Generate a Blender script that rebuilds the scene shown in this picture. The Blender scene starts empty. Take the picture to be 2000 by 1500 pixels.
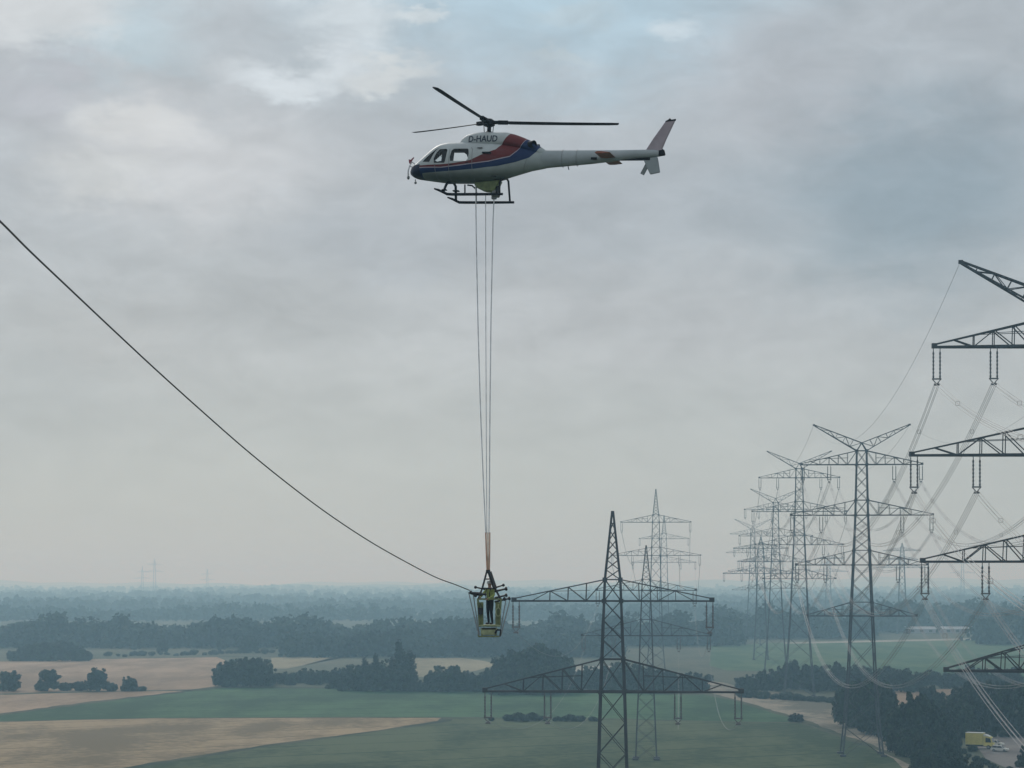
import bpy, bmesh, math, random
import numpy as np
from mathutils import Vector, Matrix
from mathutils.bvhtree import BVHTree

S = bpy.context.scene
C = S.collection
R = math.radians

# ------------------------------------------------------------------ camera
F = 4280.0          # focal length in photo pixels (photo is 2000 px wide)
Y0 = 1132.0         # level line in the photo
H = 42.0            # eye height: the photographer stands up on a pylon
cam_d = bpy.data.cameras.new('camera')
cam = bpy.data.objects.new('camera', cam_d)
C.objects.link(cam)
cam.location = (0, 0, H)
cam.rotation_euler = (R(90), 0, 0)
cam_d.sensor_width = 36.0
cam_d.lens = 36.0 * F / 2000.0
cam_d.shift_y = (Y0 - 750.0) / 2000.0
cam_d.clip_start = 0.5
cam_d.clip_end = 60000.0
S.camera = cam

# ------------------------------------------------------------------ exposure
S.view_settings.view_transform = 'Standard'
S.view_settings.look = 'None'
S.view_settings.exposure = 0.0
S.view_settings.gamma = 1.0
S.cycles.use_denoising = True
S.cycles.max_bounces = 6
S.cycles.diffuse_bounces = 2
S.cycles.glossy_bounces = 2
S.cycles.transparent_max_bounces = 12
S.cycles.volume_bounces = 2
S.cycles.caustics_reflective = False
S.cycles.caustics_refractive = False

# ------------------------------------------------------------------ sky
def lin(r, g, b):
    f = lambda c: (c / 255 / 12.92) if c / 255 <= 0.04045 else ((c / 255 + 0.055) / 1.055) ** 2.4
    return (f(r), f(g), f(b), 1.0)

def pdir(px, py):
    return Vector(((px - 1000) / F, 1.0, (Y0 - py) / F)).normalized()

SUN_EL, SUN_AZ = R(30), R(-14)          # azimuth from +Y, towards -X (left)
W = bpy.data.worlds.new("World")
S.world = W
W.use_nodes = True
wt = W.node_tree
wt.nodes.clear()
N = wt.nodes.new
L = wt.links.new
wo = N('ShaderNodeOutputWorld')
bg = N('ShaderNodeBackground')
bg.inputs['Strength'].default_value = 0.1
L(bg.outputs[0], wo.inputs[0])
sky = N('ShaderNodeTexSky')
sky.sky_type = 'NISHITA'
sky.sun_disc = False
sky.sun_elevation = SUN_EL
sky.sun_rotation = SUN_AZ
tc = N('ShaderNodeTexCoord')
gen = tc.outputs['Generated']

def wmath(op, a, b=None, clamp=False):
    n = N('ShaderNodeMath'); n.operation = op; n.use_clamp = clamp
    for i, v in enumerate((a, b)):
        if v is None: continue
        if isinstance(v, (int, float)): n.inputs[i].default_value = v
        else: L(v, n.inputs[i])
    return n.outputs[0]

def wvec(op, a, b=None):
    n = N('ShaderNodeVectorMath'); n.operation = op
    for i, v in enumerate((a, b)):
        if v is None: continue
        if isinstance(v, (tuple, Vector)): n.inputs[i].default_value = tuple(v)
        else: L(v, n.inputs[i])
    return n

def wnoise(vec, scale, detail=6, rough=0.55, dist=0.0, off=(0, 0, 0)):
    m = N('ShaderNodeMapping'); m.inputs['Location'].default_value = off
    L(vec, m.inputs[0])
    n = N('ShaderNodeTexNoise'); n.inputs['Scale'].default_value = scale
    n.inputs['Detail'].default_value = detail; n.inputs['Roughness'].default_value = rough
    n.inputs['Distortion'].default_value = dist
    L(m.outputs[0], n.inputs['Vector'])
    return n

def wmix(fac, a, b, mode='MIX'):
    n = N('ShaderNodeMix'); n.data_type = 'RGBA'; n.blend_type = mode
    for sock, v in ((n.inputs[0], fac), (n.inputs[6], a), (n.inputs[7], b)):
        if isinstance(v, (int, float)): sock.default_value = v
        elif isinstance(v, tuple): sock.default_value = v
        else: L(v, sock)
    return n.outputs[2]

# clouds are squashed towards the horizon: stretch the vertical of the direction
stretch = N('ShaderNodeMapping'); stretch.inputs['Scale'].default_value = (1, 1, 2.2)
L(gen, stretch.inputs[0])
warp_n = wnoise(stretch.outputs[0], 11, 5, 0.6)
warp = wvec('SCALE', wvec('SUBTRACT', warp_n.outputs['Color'], (0.5, 0.5, 0.5)).outputs[0])
warp.inputs['Scale'].default_value = 0.055
dirw = wvec('ADD', gen, warp.outputs[0]).outputs[0]
warp2_n = wnoise(stretch.outputs[0], 34, 6, 0.65, 0.0, (3.1, 1.7, 0.4))
warp2 = wvec('SCALE', wvec('SUBTRACT', warp2_n.outputs['Color'], (0.5, 0.5, 0.5)).outputs[0])
warp2.inputs['Scale'].default_value = 0.034
dirw2 = wvec('ADD', dirw, warp2.outputs[0]).outputs[0]

def blob(px, py, rx, ry, hard=0.0, src=None):
    """soft cloud patch in one part of the sky: 1 in its middle, 0 beyond its radius"""
    d0 = pdir(px, py)
    df = wvec('SUBTRACT', src or dirw2, d0)
    sc = wvec('MULTIPLY', df.outputs[0], (F / rx, F / rx, F / ry))
    ln = wvec('LENGTH', sc.outputs[0]).outputs['Value']
    mr = N('ShaderNodeMapRange'); mr.interpolation_type = 'SMOOTHERSTEP'
    mr.inputs['From Min'].default_value = hard; mr.inputs['From Max'].default_value = 1.0
    mr.inputs['To Min'].default_value = 1.0; mr.inputs['To Max'].default_value = 0.0
    L(ln, mr.inputs['Value'])
    return mr.outputs[0]

sep = N('ShaderNodeSeparateXYZ'); L(gen, sep.inputs[0])
ramp = N('ShaderNodeValToRGB')
els = ramp.color_ramp.elements
els[0].position = 0.0; els[0].color = lin(176, 187, 189)
els[1].position = 1.0; els[1].color = lin(186, 195, 201)
for p, c in ((0.10, (180, 189, 191)), (0.2, (181, 188, 192)), (0.36, (176, 184, 191)), (0.55, (182, 191, 198))):
    e = els.new(p); e.color = lin(*c)
L(wmath('MULTIPLY', sep.outputs['Z'], 2.0, True), ramp.inputs[0])
col = ramp.outputs[0]
for (px, py, rx, ry, hard, k, c) in (
        (1080, -20, 760, 300, 0.0, 0.95, (178, 205, 221)),
        (250, 60, 260, 130, 0.0, 0.8, (182, 203, 214)),
        (1780, 380, 560, 330, 0.0, 0.92, (143, 161, 173)),
        (1500, 160, 330, 200, 0.0, 0.5, (178, 183, 190)),
        (1250, 420, 520, 200, 0.0, 0.5, (167, 177, 186)),
        (820, 480, 460, 150, 0.0, 0.55, (168, 177, 186)),
        (90, 170, 190, 110, 0.0, 0.6, (180, 184, 194)),
        (30, 760, 420, 260, 0.0, 0.5, (168, 177, 182)),
        (480, 620, 420, 130, 0.0, 0.35, (172, 178, 182)),
        (380, 310, 430, 220, 0.0, 0.8, (203, 207, 211)),
        (200, 350, 240, 80, 0.0, 0.7, (206, 211, 213)),
        (320, 250, 230, 66, 0.15, 0.75, (210, 214, 216)),
        (90, 10, 230, 110, 0.3, 0.85, (212, 218, 222)),
        (700, 40, 155, 92, 0.25, 0.85, (208, 219, 226)),
        (830, 30, 66, 42, 0.45, 0.7, (216, 226, 231)),
        (600, 130, 205, 60, 0.05, 0.9, (214, 224, 231)),
        (760, 140, 120, 44, 0.1, 0.75, (216, 222, 224)),
        (1110, 30, 120, 50, 0.1, 0.45, (190, 204, 211)),
        (1090, 130, 110, 26, 0.1, 0.5, (192, 205, 211)),
        (1320, 40, 84, 36, 0.15, 0.8, (203, 217, 226)),
        (180, 640, 300, 140, 0.0, 0.35, (190, 195, 198)),
        (1250, 620, 700, 150, 0.0, 0.4, (183, 188, 194))):
    f = wmath('MULTIPLY', blob(px, py, rx, ry, hard), k)
    col = wmix(f, col, lin(*c))
# billow texture over everything, low contrast
bn = wnoise(stretch.outputs[0], 26, 8, 0.6, 0.4, (0.7, 2.3, 5.1))
bn2 = wnoise(stretch.outputs[0], 7, 4, 0.5, 0.2, (4.7, 1.3, 2.1))
bsum = wmath('ADD', wmath('MULTIPLY', wmath('SUBTRACT', bn.outputs['Fac'], 0.5), 0.55),
             wmath('MULTIPLY', wmath('SUBTRACT', bn2.outputs['Fac'], 0.5), 0.22))
fade = wmath('MULTIPLY', sep.outputs['Z'], 9.0, True)
gain = wmath('ADD', wmath('MULTIPLY', bsum, fade), 1.0)
gc = N('ShaderNodeCombineColor')
for i in range(3): L(gain, gc.inputs[i])
col = wmix(1.0, col, gc.outputs[0], 'MULTIPLY')
cl10 = wmix(1.0, col, (9.45, 9.45, 9.45, 1.0), 'MULTIPLY')
L(wmix(0.95, sky.outputs[0], cl10), bg.inputs['Color'])

sun_d = bpy.data.lights.new('sun', 'SUN')
sun_d.energy = 1.2
sun_d.angle = R(14)
sun_d.color = (1.0, 0.96, 0.90)
sun = bpy.data.objects.new('sun', sun_d)
C.objects.link(sun)
sv = Vector((math.sin(SUN_AZ) * math.cos(SUN_EL), math.cos(SUN_AZ) * math.cos(SUN_EL), math.sin(SUN_EL)))
sun.rotation_euler = (-sv).to_track_quat('-Z', 'Y').to_euler()

# ------------------------------------------------------------------ helpers
def at(px, py, d):
    """world point on the photo ray (px, py) at distance d along the view axis"""
    return Vector(((px - 1000) / F * d, d, H + (Y0 - py) / F * d))

def gnd(px, py, z=0.0):
    d = (H - z) * F / (py - Y0)
    return Vector(((px - 1000) / F * d, d, z))

class MB:
    """mesh builder"""
    def __init__(s): s.v = []; s.f = []; s.m = []
    def poly(s, pts, m=0):
        b = len(s.v); s.v += [tuple(p) for p in pts]; s.f.append(tuple(range(b, b + len(pts)))); s.m.append(m)
    def mesh(s, verts, faces, m=0):
        b = len(s.v); s.v += [tuple(p) for p in verts]
        s.f += [tuple(i + b for i in f) for f in faces]; s.m += [m] * len(faces)
    def bar(s, p0, p1, w, h=None, m=0):
        h = h or w
        p0 = Vector(p0); p1 = Vector(p1); d = p1 - p0
        if d.length < 1e-6: return
        d.normalize()
        up = Vector((0, 0, 1)) if abs(d.z) < 0.9 else Vector((0, 1, 0))
        a = d.cross(up).normalized() * (w / 2); b = d.cross(a).normalized() * (h / 2)
        vs = [p + sa * a + sb * b for p in (p0, p1) for sa, sb in ((-1, -1), (1, -1), (1, 1), (-1, 1))]
        s.mesh(vs, [(0, 1, 2, 3), (7, 6, 5, 4), (0, 4, 5, 1), (1, 5, 6, 2), (2, 6, 7, 3), (3, 7, 4, 0)], m)
    def box(s, x0, x1, y0, y1, z0, z1, m=0):
        vs = [(x, y, z) for z in (z0, z1) for x, y in ((x0, y0), (x1, y0), (x1, y1), (x0, y1))]
        s.mesh(vs, [(3, 2, 1, 0), (4, 5, 6, 7), (0, 1, 5, 4), (1, 2, 6, 5), (2, 3, 7, 6), (3, 0, 4, 7)], m)
    def tube(s, pts, r, n=8, cap=True, m=0):
        pts = [Vector(p) for p in pts]; k = len(pts)
        rs = r if isinstance(r, (list, tuple)) else [r] * k
        b = len(s.v); ref = None
        for i, p in enumerate(pts):
            d = (pts[min(i + 1, k - 1)] - pts[max(i - 1, 0)])
            d = d.normalized() if d.length > 1e-9 else Vector((0, 0, 1))
            if ref is None: ref = Vector((0, 0, 1)) if abs(d.z) < 0.9 else Vector((1, 0, 0))
            a = d.cross(ref).normalized(); c = a.cross(d).normalized(); ref = c
            for j in range(n):
                t = 2 * math.pi * j / n
                s.v.append(tuple(p + rs[i] * (math.cos(t) * a + math.sin(t) * c)))
        for i in range(k - 1):
            for j in range(n):
                q = (j + 1) % n
                s.f.append((b + i * n + j, b + i * n + q, b + (i + 1) * n + q, b + (i + 1) * n + j)); s.m.append(m)
        if cap:
            s.f.append(tuple(b + j for j in reversed(range(n)))); s.m.append(m)
            s.f.append(tuple(b + (k - 1) * n + j for j in range(n))); s.m.append(m)
    def prism(s, poly, y0, y1, axis='y', m=0):
        n = len(poly); 
        mk = (lambda a, b, t: (a, t, b)) if axis == 'y' else ((lambda a, b, t: (t, a, b)) if axis == 'x' else (lambda a, b, t: (a, b, t)))
        vs = [mk(a, b, y0) for a, b in poly] + [mk(a, b, y1) for a, b in poly]
        fs = [tuple(range(n)), tuple(reversed(range(n, 2 * n)))]
        fs += [(i, n + i, n + (i + 1) % n, (i + 1) % n) for i in range(n)]
        s.mesh(vs, fs, m)
    def build(s, name, mats, parent=None, smooth=False, bevel=0.0, fix=True, loc=None):
        me = bpy.data.meshes.new(name)
        me.from_pydata(s.v, [], s.f)
        mats = mats if isinstance(mats, (list, tuple)) else [mats]
        for q in mats: me.materials.append(q)
        if len(mats) > 1: me.polygons.foreach_set('material_index', s.m)
        if fix or bevel:
            bm = bmesh.new(); bm.from_mesh(me)
            if fix: bmesh.ops.recalc_face_normals(bm, faces=bm.faces)
            if bevel:
                bmesh.ops.bevel(bm, geom=bm.edges[:] + bm.verts[:], offset=bevel, segments=2, affect='EDGES', clamp_overlap=True)
            bm.to_mesh(me); bm.free()
        if smooth:
            me.shade_smooth(); me.set_sharp_from_angle(angle=R(38))
        o = bpy.data.objects.new(name, me)
        C.objects.link(o)
        if parent: o.parent = parent
        if loc is not None: o.location = loc
        return o

def tag(o, label, cat, group=None):
    o['label'] = label; o['category'] = cat
    if group: o['group'] = group
    return o

def struct(o, kind='structure'):
    o['kind'] = kind
    return o

def thing(name, label, cat, loc, group=None):
    o = bpy.data.objects.new(name, None); C.objects.link(o)
    o.empty_display_size = 0.2
    o.location = loc
    return tag(o, label, cat, group)

def copy_tree(o, parent=None):
    c = o.copy(); C.objects.link(c)
    if parent: c.parent = parent
    for ch in list(o.children):
        copy_tree(ch, c)
    return c

# ------------------------------------------------------------------ materials
def mat(name, rgb, rough=0.6, metal=0.0, var=0.0, scale=4.0, spec=0.5, rand=0.0, bump=0.0):
    m = bpy.data.materials.new(name); m.use_nodes = True
    t = m.node_tree; b = t.nodes['Principled BSDF']
    b.inputs['Roughness'].default_value = rough; b.inputs['Metallic'].default_value = metal
    b.inputs['Specular IOR Level'].default_value = spec
    c = (rgb[0], rgb[1], rgb[2], 1)
    b.inputs['Base Color'].default_value = c
    if var or rand or bump:
        tcn = t.nodes.new('ShaderNodeTexCoord')
        n = t.nodes.new('ShaderNodeTexNoise'); n.inputs['Scale'].default_value = scale; n.inputs['Detail'].default_value = 6
        t.links.new(tcn.outputs['Object'], n.inputs['Vector'])
        mr = t.nodes.new('ShaderNodeMapRange'); mr.inputs['From Min'].default_value = 0.3; mr.inputs['From Max'].default_value = 0.7
        mr.inputs['To Min'].default_value = 1 - var; mr.inputs['To Max'].default_value = 1 + var
        t.links.new(n.outputs['Fac'], mr.inputs['Value'])
        val = mr.outputs[0]
        if rand:
            oi = t.nodes.new('ShaderNodeObjectInfo')
            r2 = t.nodes.new('ShaderNodeMapRange'); r2.inputs['To Min'].default_value = 1 - rand; r2.inputs['To Max'].default_value = 1 + rand
            t.links.new(oi.outputs['Random'], r2.inputs['Value'])
            mm = t.nodes.new('ShaderNodeMath'); mm.operation = 'MULTIPLY'
            t.links.new(val, mm.inputs[0]); t.links.new(r2.outputs[0], mm.inputs[1]); val = mm.outputs[0]
        vm = t.nodes.new('ShaderNodeVectorMath'); vm.operation = 'SCALE'
        vm.inputs[0].default_value = rgb[:3]
        t.links.new(val, vm.inputs['Scale'])
        t.links.new(vm.outputs[0], b.inputs['Base Color'])
        if bump:
            bp = t.nodes.new('ShaderNodeBump'); bp.inputs['Strength'].default_value = bump
            t.links.new(n.outputs['Fac'], bp.inputs['Height']); t.links.new(bp.outputs[0], b.inputs['Normal'])
    return m

def field_mat(name, c1, c2, big=0.004, fine=0.25, row_dir=None, row_gap=18.0, row_k=0.12, contrast=1.0, streak=None):
    """crop or soil: broad patches, fine mottle and optional tractor rows"""
    m = bpy.data.materials.new(name); m.use_nodes = True
    t = m.node_tree; b = t.nodes['Principled BSDF']; b.inputs['Roughness'].default_value = 0.95
    b.inputs['Specular IOR Level'].default_value = 0.1
    g = t.nodes.new('ShaderNodeNewGeometry')
    def noise(sc, det, mapping=None):
        n = t.nodes.new('ShaderNodeTexNoise'); n.inputs['Scale'].default_value = sc; n.inputs['Detail'].default_value = det
        src = g.outputs['Position']
        if mapping:
            mp = t.nodes.new('ShaderNodeMapping'); mp.inputs['Scale'].default_value = mapping[0]; mp.inputs['Rotation'].default_value = (0, 0, mapping[1])
            t.links.new(src, mp.inputs[0]); src = mp.outputs[0]
        t.links.new(src, n.inputs['Vector'])
        return n.outputs['Fac']
    def math_(op, a, b_=None):
        n = t.nodes.new('ShaderNodeMath'); n.operation = op
        for i, v in enumerate((a, b_)):
            if v is None: continue
            if isinstance(v, (int, float)): n.inputs[i].default_value = v
            else: t.links.new(v, n.inputs[i])
        return n.outputs[0]
    a = noise(big, 7); f = noise(fine, 6)
    md = noise(0.07, 5, ((1, 0.35, 1), 0.4 if streak is None else streak))
    s_ = noise(0.03, 4, ((1, 0.12, 1), streak if streak is not None else 0.3))
    v = math_('ADD', math_('MULTIPLY', math_('SUBTRACT', a, 0.5), 2.6 * contrast),
              math_('ADD', math_('MULTIPLY', math_('SUBTRACT', f, 0.5), 1.7 * contrast), math_('MULTIPLY', math_('SUBTRACT', s_, 0.5), 1.9 * contrast)))
    v = math_('ADD', math_('ADD', v, 0.5), math_('MULTIPLY', math_('SUBTRACT', md, 0.5), 2.2 * contrast))
    if row_dir is not None:
        mp = t.nodes.new('ShaderNodeMapping'); mp.inputs['Rotation'].default_value = (0, 0, row_dir)
        t.links.new(g.outputs['Position'], mp.inputs[0])
        sx = t.nodes.new('ShaderNodeSeparateXYZ'); t.links.new(mp.outputs[0], sx.inputs[0])
        w = math_('ABSOLUTE', math_('SINE', math_('MULTIPLY', sx.outputs[0], math.pi / row_gap)))
        w = math_('LESS_THAN', w, 0.10)
        v = math_('SUBTRACT', v, math_('MULTIPLY', w, row_k * 2))
    mx = t.nodes.new('ShaderNodeMix'); mx.data_type = 'RGBA'; mx.clamp_factor = True
    t.links.new(v, mx.inputs[0]); mx.inputs[6].default_value = (*c1, 1); mx.inputs[7].default_value = (*c2, 1)
    t.links.new(mx.outputs[2], b.inputs['Base Color'])
    return m

M = {}
M['steel'] = mat('lattice_steel', (0.070, 0.082, 0.094), 0.7, 0.0, 0.25, 0.6, .2)
M['insul'] = mat('insulator_glaze', (0.15, 0.165, 0.18), 0.35)
M['wire'] = mat('aluminium_conductor', (0.20, 0.21, 0.22), 0.5, 0.3)
M['leaf1'] = mat('broadleaf_foliage', (0.021, 0.042, 0.021), 0.85, 0, 0.85, 5, 0.5, 0.0)
M['leaf2'] = mat('bluegreen_foliage', (0.019, 0.038, 0.023), 0.85, 0, 0.85, 4.5, 0.5, 0.0)
M['leaf3'] = mat('poplar_foliage', (0.016, 0.032, 0.021), 0.85, 0, 0.6, 9, 0.3, 0.2)
M['wood'] = mat('distant_wood_foliage', (0.034, 0.052, 0.036), 0.9, 0, 0.4, 0.02, 0.1)
M['bark'] = mat('bark', (0.06, 0.05, 0.04), 0.9, 0, 0.3, 3.0)

# ------------------------------------------------------------------ ground and fields
rng = random.Random(7)
M['meadow'] = field_mat('meadow', (0.060, 0.078, 0.048), (0.105, 0.110, 0.072), 0.006, 0.3, streak=0.5)
M['green'] = field_mat('green_crop', (0.012, 0.056, 0.020), (0.056, 0.132, 0.056), 0.010, 0.35, row_dir=R(75), row_gap=27, row_k=0.5, streak=1.3)
M['olive'] = field_mat('olive_crop', (0.022, 0.050, 0.018), (0.084, 0.112, 0.052), 0.012, 0.35, row_dir=R(62), row_gap=27, row_k=0.45, contrast=1.2, streak=1.0)
M['wheat'] = field_mat('ripe_wheat', (0.170, 0.128, 0.070), (0.36, 0.268, 0.160), 0.012, 0.4, row_dir=R(58), row_gap=22, row_k=0.45, contrast=1.3, streak=1.1)
M['stubble'] = field_mat('pale_stubble', (0.23, 0.160, 0.105), (0.39, 0.280, 0.190), 0.008, 0.35, contrast=1.1, streak=1.35)
M['buff'] = field_mat('buff_grass', (0.20, 0.18, 0.115), (0.30, 0.265, 0.17), 0.01, 0.3)
M['track'] = field_mat('dirt_track', (0.12, 0.115, 0.085), (0.29, 0.25, 0.195), 0.03, 0.4, contrast=1.5)
M['yard'] = field_mat('gravel_yard', (0.13, 0.12, 0.115), (0.21, 0.195, 0.185), 0.05, 0.6, contrast=1.4)
M['far_green'] = field_mat('bright_meadow', (0.032, 0.094, 0.040), (0.082, 0.140, 0.066), 0.008, 0.2, contrast=1.2, streak=1.2)
M['pale'] = field_mat('pale_strip', (0.25, 0.24, 0.20), (0.36, 0.34, 0.29), 0.01, 0.2)

g = MB()
GX = np.concatenate([-np.geomspace(14000, 400, 10), np.linspace(-300, 300, 5), np.geomspace(400, 14000, 10)])
GY = np.concatenate([[-500, -200, 0], np.geomspace(150, 14000, 24)])
nx, ny = len(GX), len(GY)
g.mesh([(float(x), float(y), 0.0) for y in GY for x in GX],
       [(j * nx + i, j * nx + i + 1, (j + 1) * nx + i + 1, (j + 1) * nx + i) for j in range(ny - 1) for i in range(nx - 1)])
struct(g.build('ground', M['meadow'], fix=False))

def field(name, m, pts, z):
    b = MB()
    P = [gnd(x, y) for x, y in pts]
    # wobble long straight edges slightly so that borders are not ruled lines
    Q = []
    for i, p in enumerate(P):
        q = P[(i + 1) % len(P)]
        k = max(1, min(14, int((q - p).length / 25)))
        for j in range(k):
            t = j / k
            w = p.lerp(q, t)
            if j: w += Vector((rng.uniform(-.5, .5), rng.uniform(-.7, .7), 0))
            Q.append((w.x, w.y, z))
    b.poly(Q)
    o = b.build(name, m, fix=False)
    if o.data.polygons[0].normal.z < 0: o.data.flip_normals()
    return struct(o)

field('grass_field', M['olive'], [(-700, 1402), (880, 1402), (1180, 1404), (1400, 1410), (1560, 1412), (1640, 1437), (1760, 1478), (1860, 1530), (2300, 1800), (-1500, 1800)], 0.02)
field('grass_field', M['green'], [(-700, 1460), (0, 1396), (180, 1372), (355, 1352), (420, 1344), (700, 1345), (1110, 1350), (1370, 1356), (1450, 1372), (1560, 1400), (1572, 1411), (1400, 1409), (1180, 1403), (880, 1401), (300, 1402), (0, 1409)], 0.03)
field('wheat_field', M['wheat'], [(-700, 1420), (0, 1409), (300, 1402.5), (700, 1401.5), (873, 1402), (868, 1408), (760, 1424), (640, 1440), (520, 1456), (420, 1472), (310, 1489), (200, 1508), (-300, 1600), (-1200, 1720)], 0.04)
field('wheat_field', M['stubble'], [(-700, 1372), (0, 1357), (120, 1352), (270, 1349), (372, 1348), (352, 1352), (180, 1371), (0, 1394), (-700, 1456)], 0.04)
field('wheat_field', M['stubble'], [(-700, 1294), (0, 1291), (200, 1286), (420, 1282.5), (440, 1290), (425, 1340), (372, 1347), (270, 1348.5), (0, 1356), (-700, 1371)], 0.035)
field('wheat_field', M['buff'], [(530, 1285), (700, 1279), (706, 1270), (690, 1280), (640, 1290), (560, 1306), (530, 1306)], 0.03)
field('wheat_field', M['buff'], [(805, 1285), (900, 1285), (945, 1291), (972, 1298), (930, 1310), (880, 1318), (830, 1322), (805, 1322)], 0.03)
field('wheat_field', M['pale'], [(1080, 1302), (1220, 1300), (1226, 1314), (1150, 1322), (1090, 1318)], 0.03)
field('grass_field', M['far_green'], [(1390, 1262), (1500, 1256), (1700, 1250), (1960, 1246), (2500, 1240), (2500, 1330), (1900, 1320), (1640, 1312), (1420, 1310), (1385, 1300)], 0.03)
field('pale_verge', M['pale'], [(1530, 1255), (1700, 1251), (1880, 1247), (1940, 1246), (1940, 1249), (1700, 1254.5), (1530, 1257.5)], 0.05)
field('dirt_track', M['track'], [(1340, 1326), (1420, 1334), (1440, 1341), (1520, 1352), (1600, 1366), (1645, 1378), (1660, 1396), (1700, 1424), (1800, 1470), (1880, 1520), (1790, 1520), (1745, 1482), (1690, 1455), (1640, 1436), (1560, 1408), (1480, 1378), (1400, 1357), (1350, 1345), (1395, 1340), (1335, 1332)], 0.05)
field('wheat_field', M['stubble'], [(1700, 1347), (1900, 1346), (1905, 1372), (1700, 1378)], 0.03)
field('gravel_yard', M['yard'], [(1895, 1448), (1960, 1432), (2010, 1430), (2080, 1470), (2080, 1500), (1990, 1512), (1925, 1482)], 0.06)
field('dirt_track', M['buff'], [(1820, 1408), (1850, 1412), (1848, 1438), (1822, 1440)], 0.05)

M['verge'] = field_mat('rough_verge', (0.020, 0.040, 0.022), (0.075, 0.085, 0.050), 0.03, 0.3, contrast=1.6)
def verge(pts, w, m, z):
    """rough uncut strip along a field border, w metres wide"""
    P = []
    for i in range(len(pts) - 1):
        a, b_ = gnd(*pts[i]), gnd(*pts[i + 1]); k = max(2, int((b_ - a).length / 6))
        P += [a.lerp(b_, j / k) for j in range(k)]
    P.append(gnd(*pts[-1]))
    Lf, Rt = [], []
    for i, p in enumerate(P):
        d = (P[min(i + 1, len(P) - 1)] - P[max(i - 1, 0)]).normalized(); n = Vector((-d.y, d.x, 0)); k = w * rng.uniform(.55, 1.3) / 2
        Lf.append((p.x + n.x * k, p.y + n.y * k, z)); Rt.append((p.x - n.x * k, p.y - n.y * k, z))
    b = MB(); b.mesh(Lf + Rt, [(i, len(P) + i, len(P) + i + 1, i + 1) for i in range(len(P) - 1)])
    o = b.build('grass_verge', m, fix=False)
    if o.data.polygons[0].normal.z < 0: o.data.flip_normals()
    return struct(o)
verge([(873, 1402.5), (868, 1408.5), (760, 1425), (640, 1441), (520, 1457), (420, 1473), (310, 1490), (200, 1509), (0, 1545)], 3.5, M['verge'], .07)
verge([(-300, 1436), (0, 1396), (180, 1372), (355, 1352)], 5, M['verge'], .07)
verge([(-200, 1412), (0, 1409.5), (300, 1402.7), (700, 1401.3), (873, 1401.8), (1000, 1403), (1180, 1404), (1400, 1410), (1560, 1412)], 4, M['verge'], .075)
verge([(0, 1356.5), (120, 1352.5), (270, 1349.5), (372, 1348)], 8, M['verge'], .07)
verge([(355, 1351), (420, 1344), (560, 1343), (700, 1345), (1110, 1351), (1370, 1357)], 7, M['verge'], .07)
verge([(1450, 1373), (1560, 1405), (1640, 1437), (1760, 1479), (1860, 1530)], 3, M['verge'], .08)
verge([(0, 1292), (200, 1287), (420, 1283.3), (700, 1280)], 9, M['verge'], .07)

# far low hills that close the horizon
def hills(d, x0, x1, base, amp, seed):
    b = MB(); r = random.Random(seed); n = 160; ph = [r.uniform(0, 6.28) for _ in range(6)]
    rows = []
    for k, (dy, kz) in enumerate(((-500, 0), (-200, .7), (0, 1), (500, .8), (1200, 0))):
        row = []
        for i in range(n + 1):
            t = i / n; x = x0 + (x1 - x0) * t
            h = base + amp * (.5 * math.sin(t * 9 + ph[0]) + .3 * math.sin(t * 23 + ph[1]) + .25 * math.sin(t * 61 + ph[2]) + .2 * math.sin(t * 140 + ph[3]))
            row.append((x, d + dy, -0.5 + max(0, h) * kz))
        rows.append(row)
    b.mesh([p for rw in rows for p in rw], [(j * (n + 1) + i, j * (n + 1) + i + 1, (j + 1) * (n + 1) + i + 1, (j + 1) * (n + 1) + i) for j in range(4) for i in range(n)])
    return struct(b.build('hills', M['wood'], fix=False, smooth=True))
hills(12200, -5000, 5000, 34, 22, 3)
hills(10300, -4200, 4200, 24, 18, 8)
hills(8300, -3200, 3200, 12, 15, 5)

# ------------------------------------------------------------------ trees
def leaf_quads(nr, centers, radii, count, size, flat=1.0, shell=(0.72, 1.13)):
    """leaf clumps spread through lobes; returns verts (n*4,3)"""
    vol = np.array([r[0] * r[1] * r[2] for r in radii]) ** (2 / 3)
    idx = nr.choice(len(centers), size=count, p=vol / vol.sum())
    d = nr.normal(size=(count, 3)); d /= np.linalg.norm(d, axis=1)[:, None]
    rr = nr.uniform(shell[0], shell[1], size=(count, 1))
    p = np.array(centers)[idx] + d * np.array(radii)[idx] * rr
    nrm = d + nr.normal(scale=0.55, size=(count, 3)); nrm /= np.linalg.norm(nrm, axis=1)[:, None]
    a = np.cross(nrm, nr.normal(size=(count, 3))); a /= np.linalg.norm(a, axis=1)[:, None]
    b = np.cross(nrm, a)
    s = size * nr.uniform(0.55, 1.3, size=(count, 1))
    a *= s; b *= s * nr.uniform(0.6, 1.0, size=(count, 1))
    q = np.stack([p - a - b * .6, p + a * .7 - b, p + a + b * .7, p - a * .6 + b], axis=1)
    return q.reshape(-1, 3)

def quads_mesh(name, V, m):
    n = len(V) // 4
    me = bpy.data.meshes.new(name)
    me.vertices.add(len(V)); me.vertices.foreach_set('co', V.astype(np.float32).ravel())
    me.loops.add(4 * n); me.loops.foreach_set('vertex_index', np.arange(4 * n, dtype=np.int32))
    me.polygons.add(n); me.polygons.foreach_set('loop_start', np.arange(0, 4 * n, 4, dtype=np.int32))
    me.update(calc_edges=True)
    me.materials.append(m)
    return me

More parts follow.
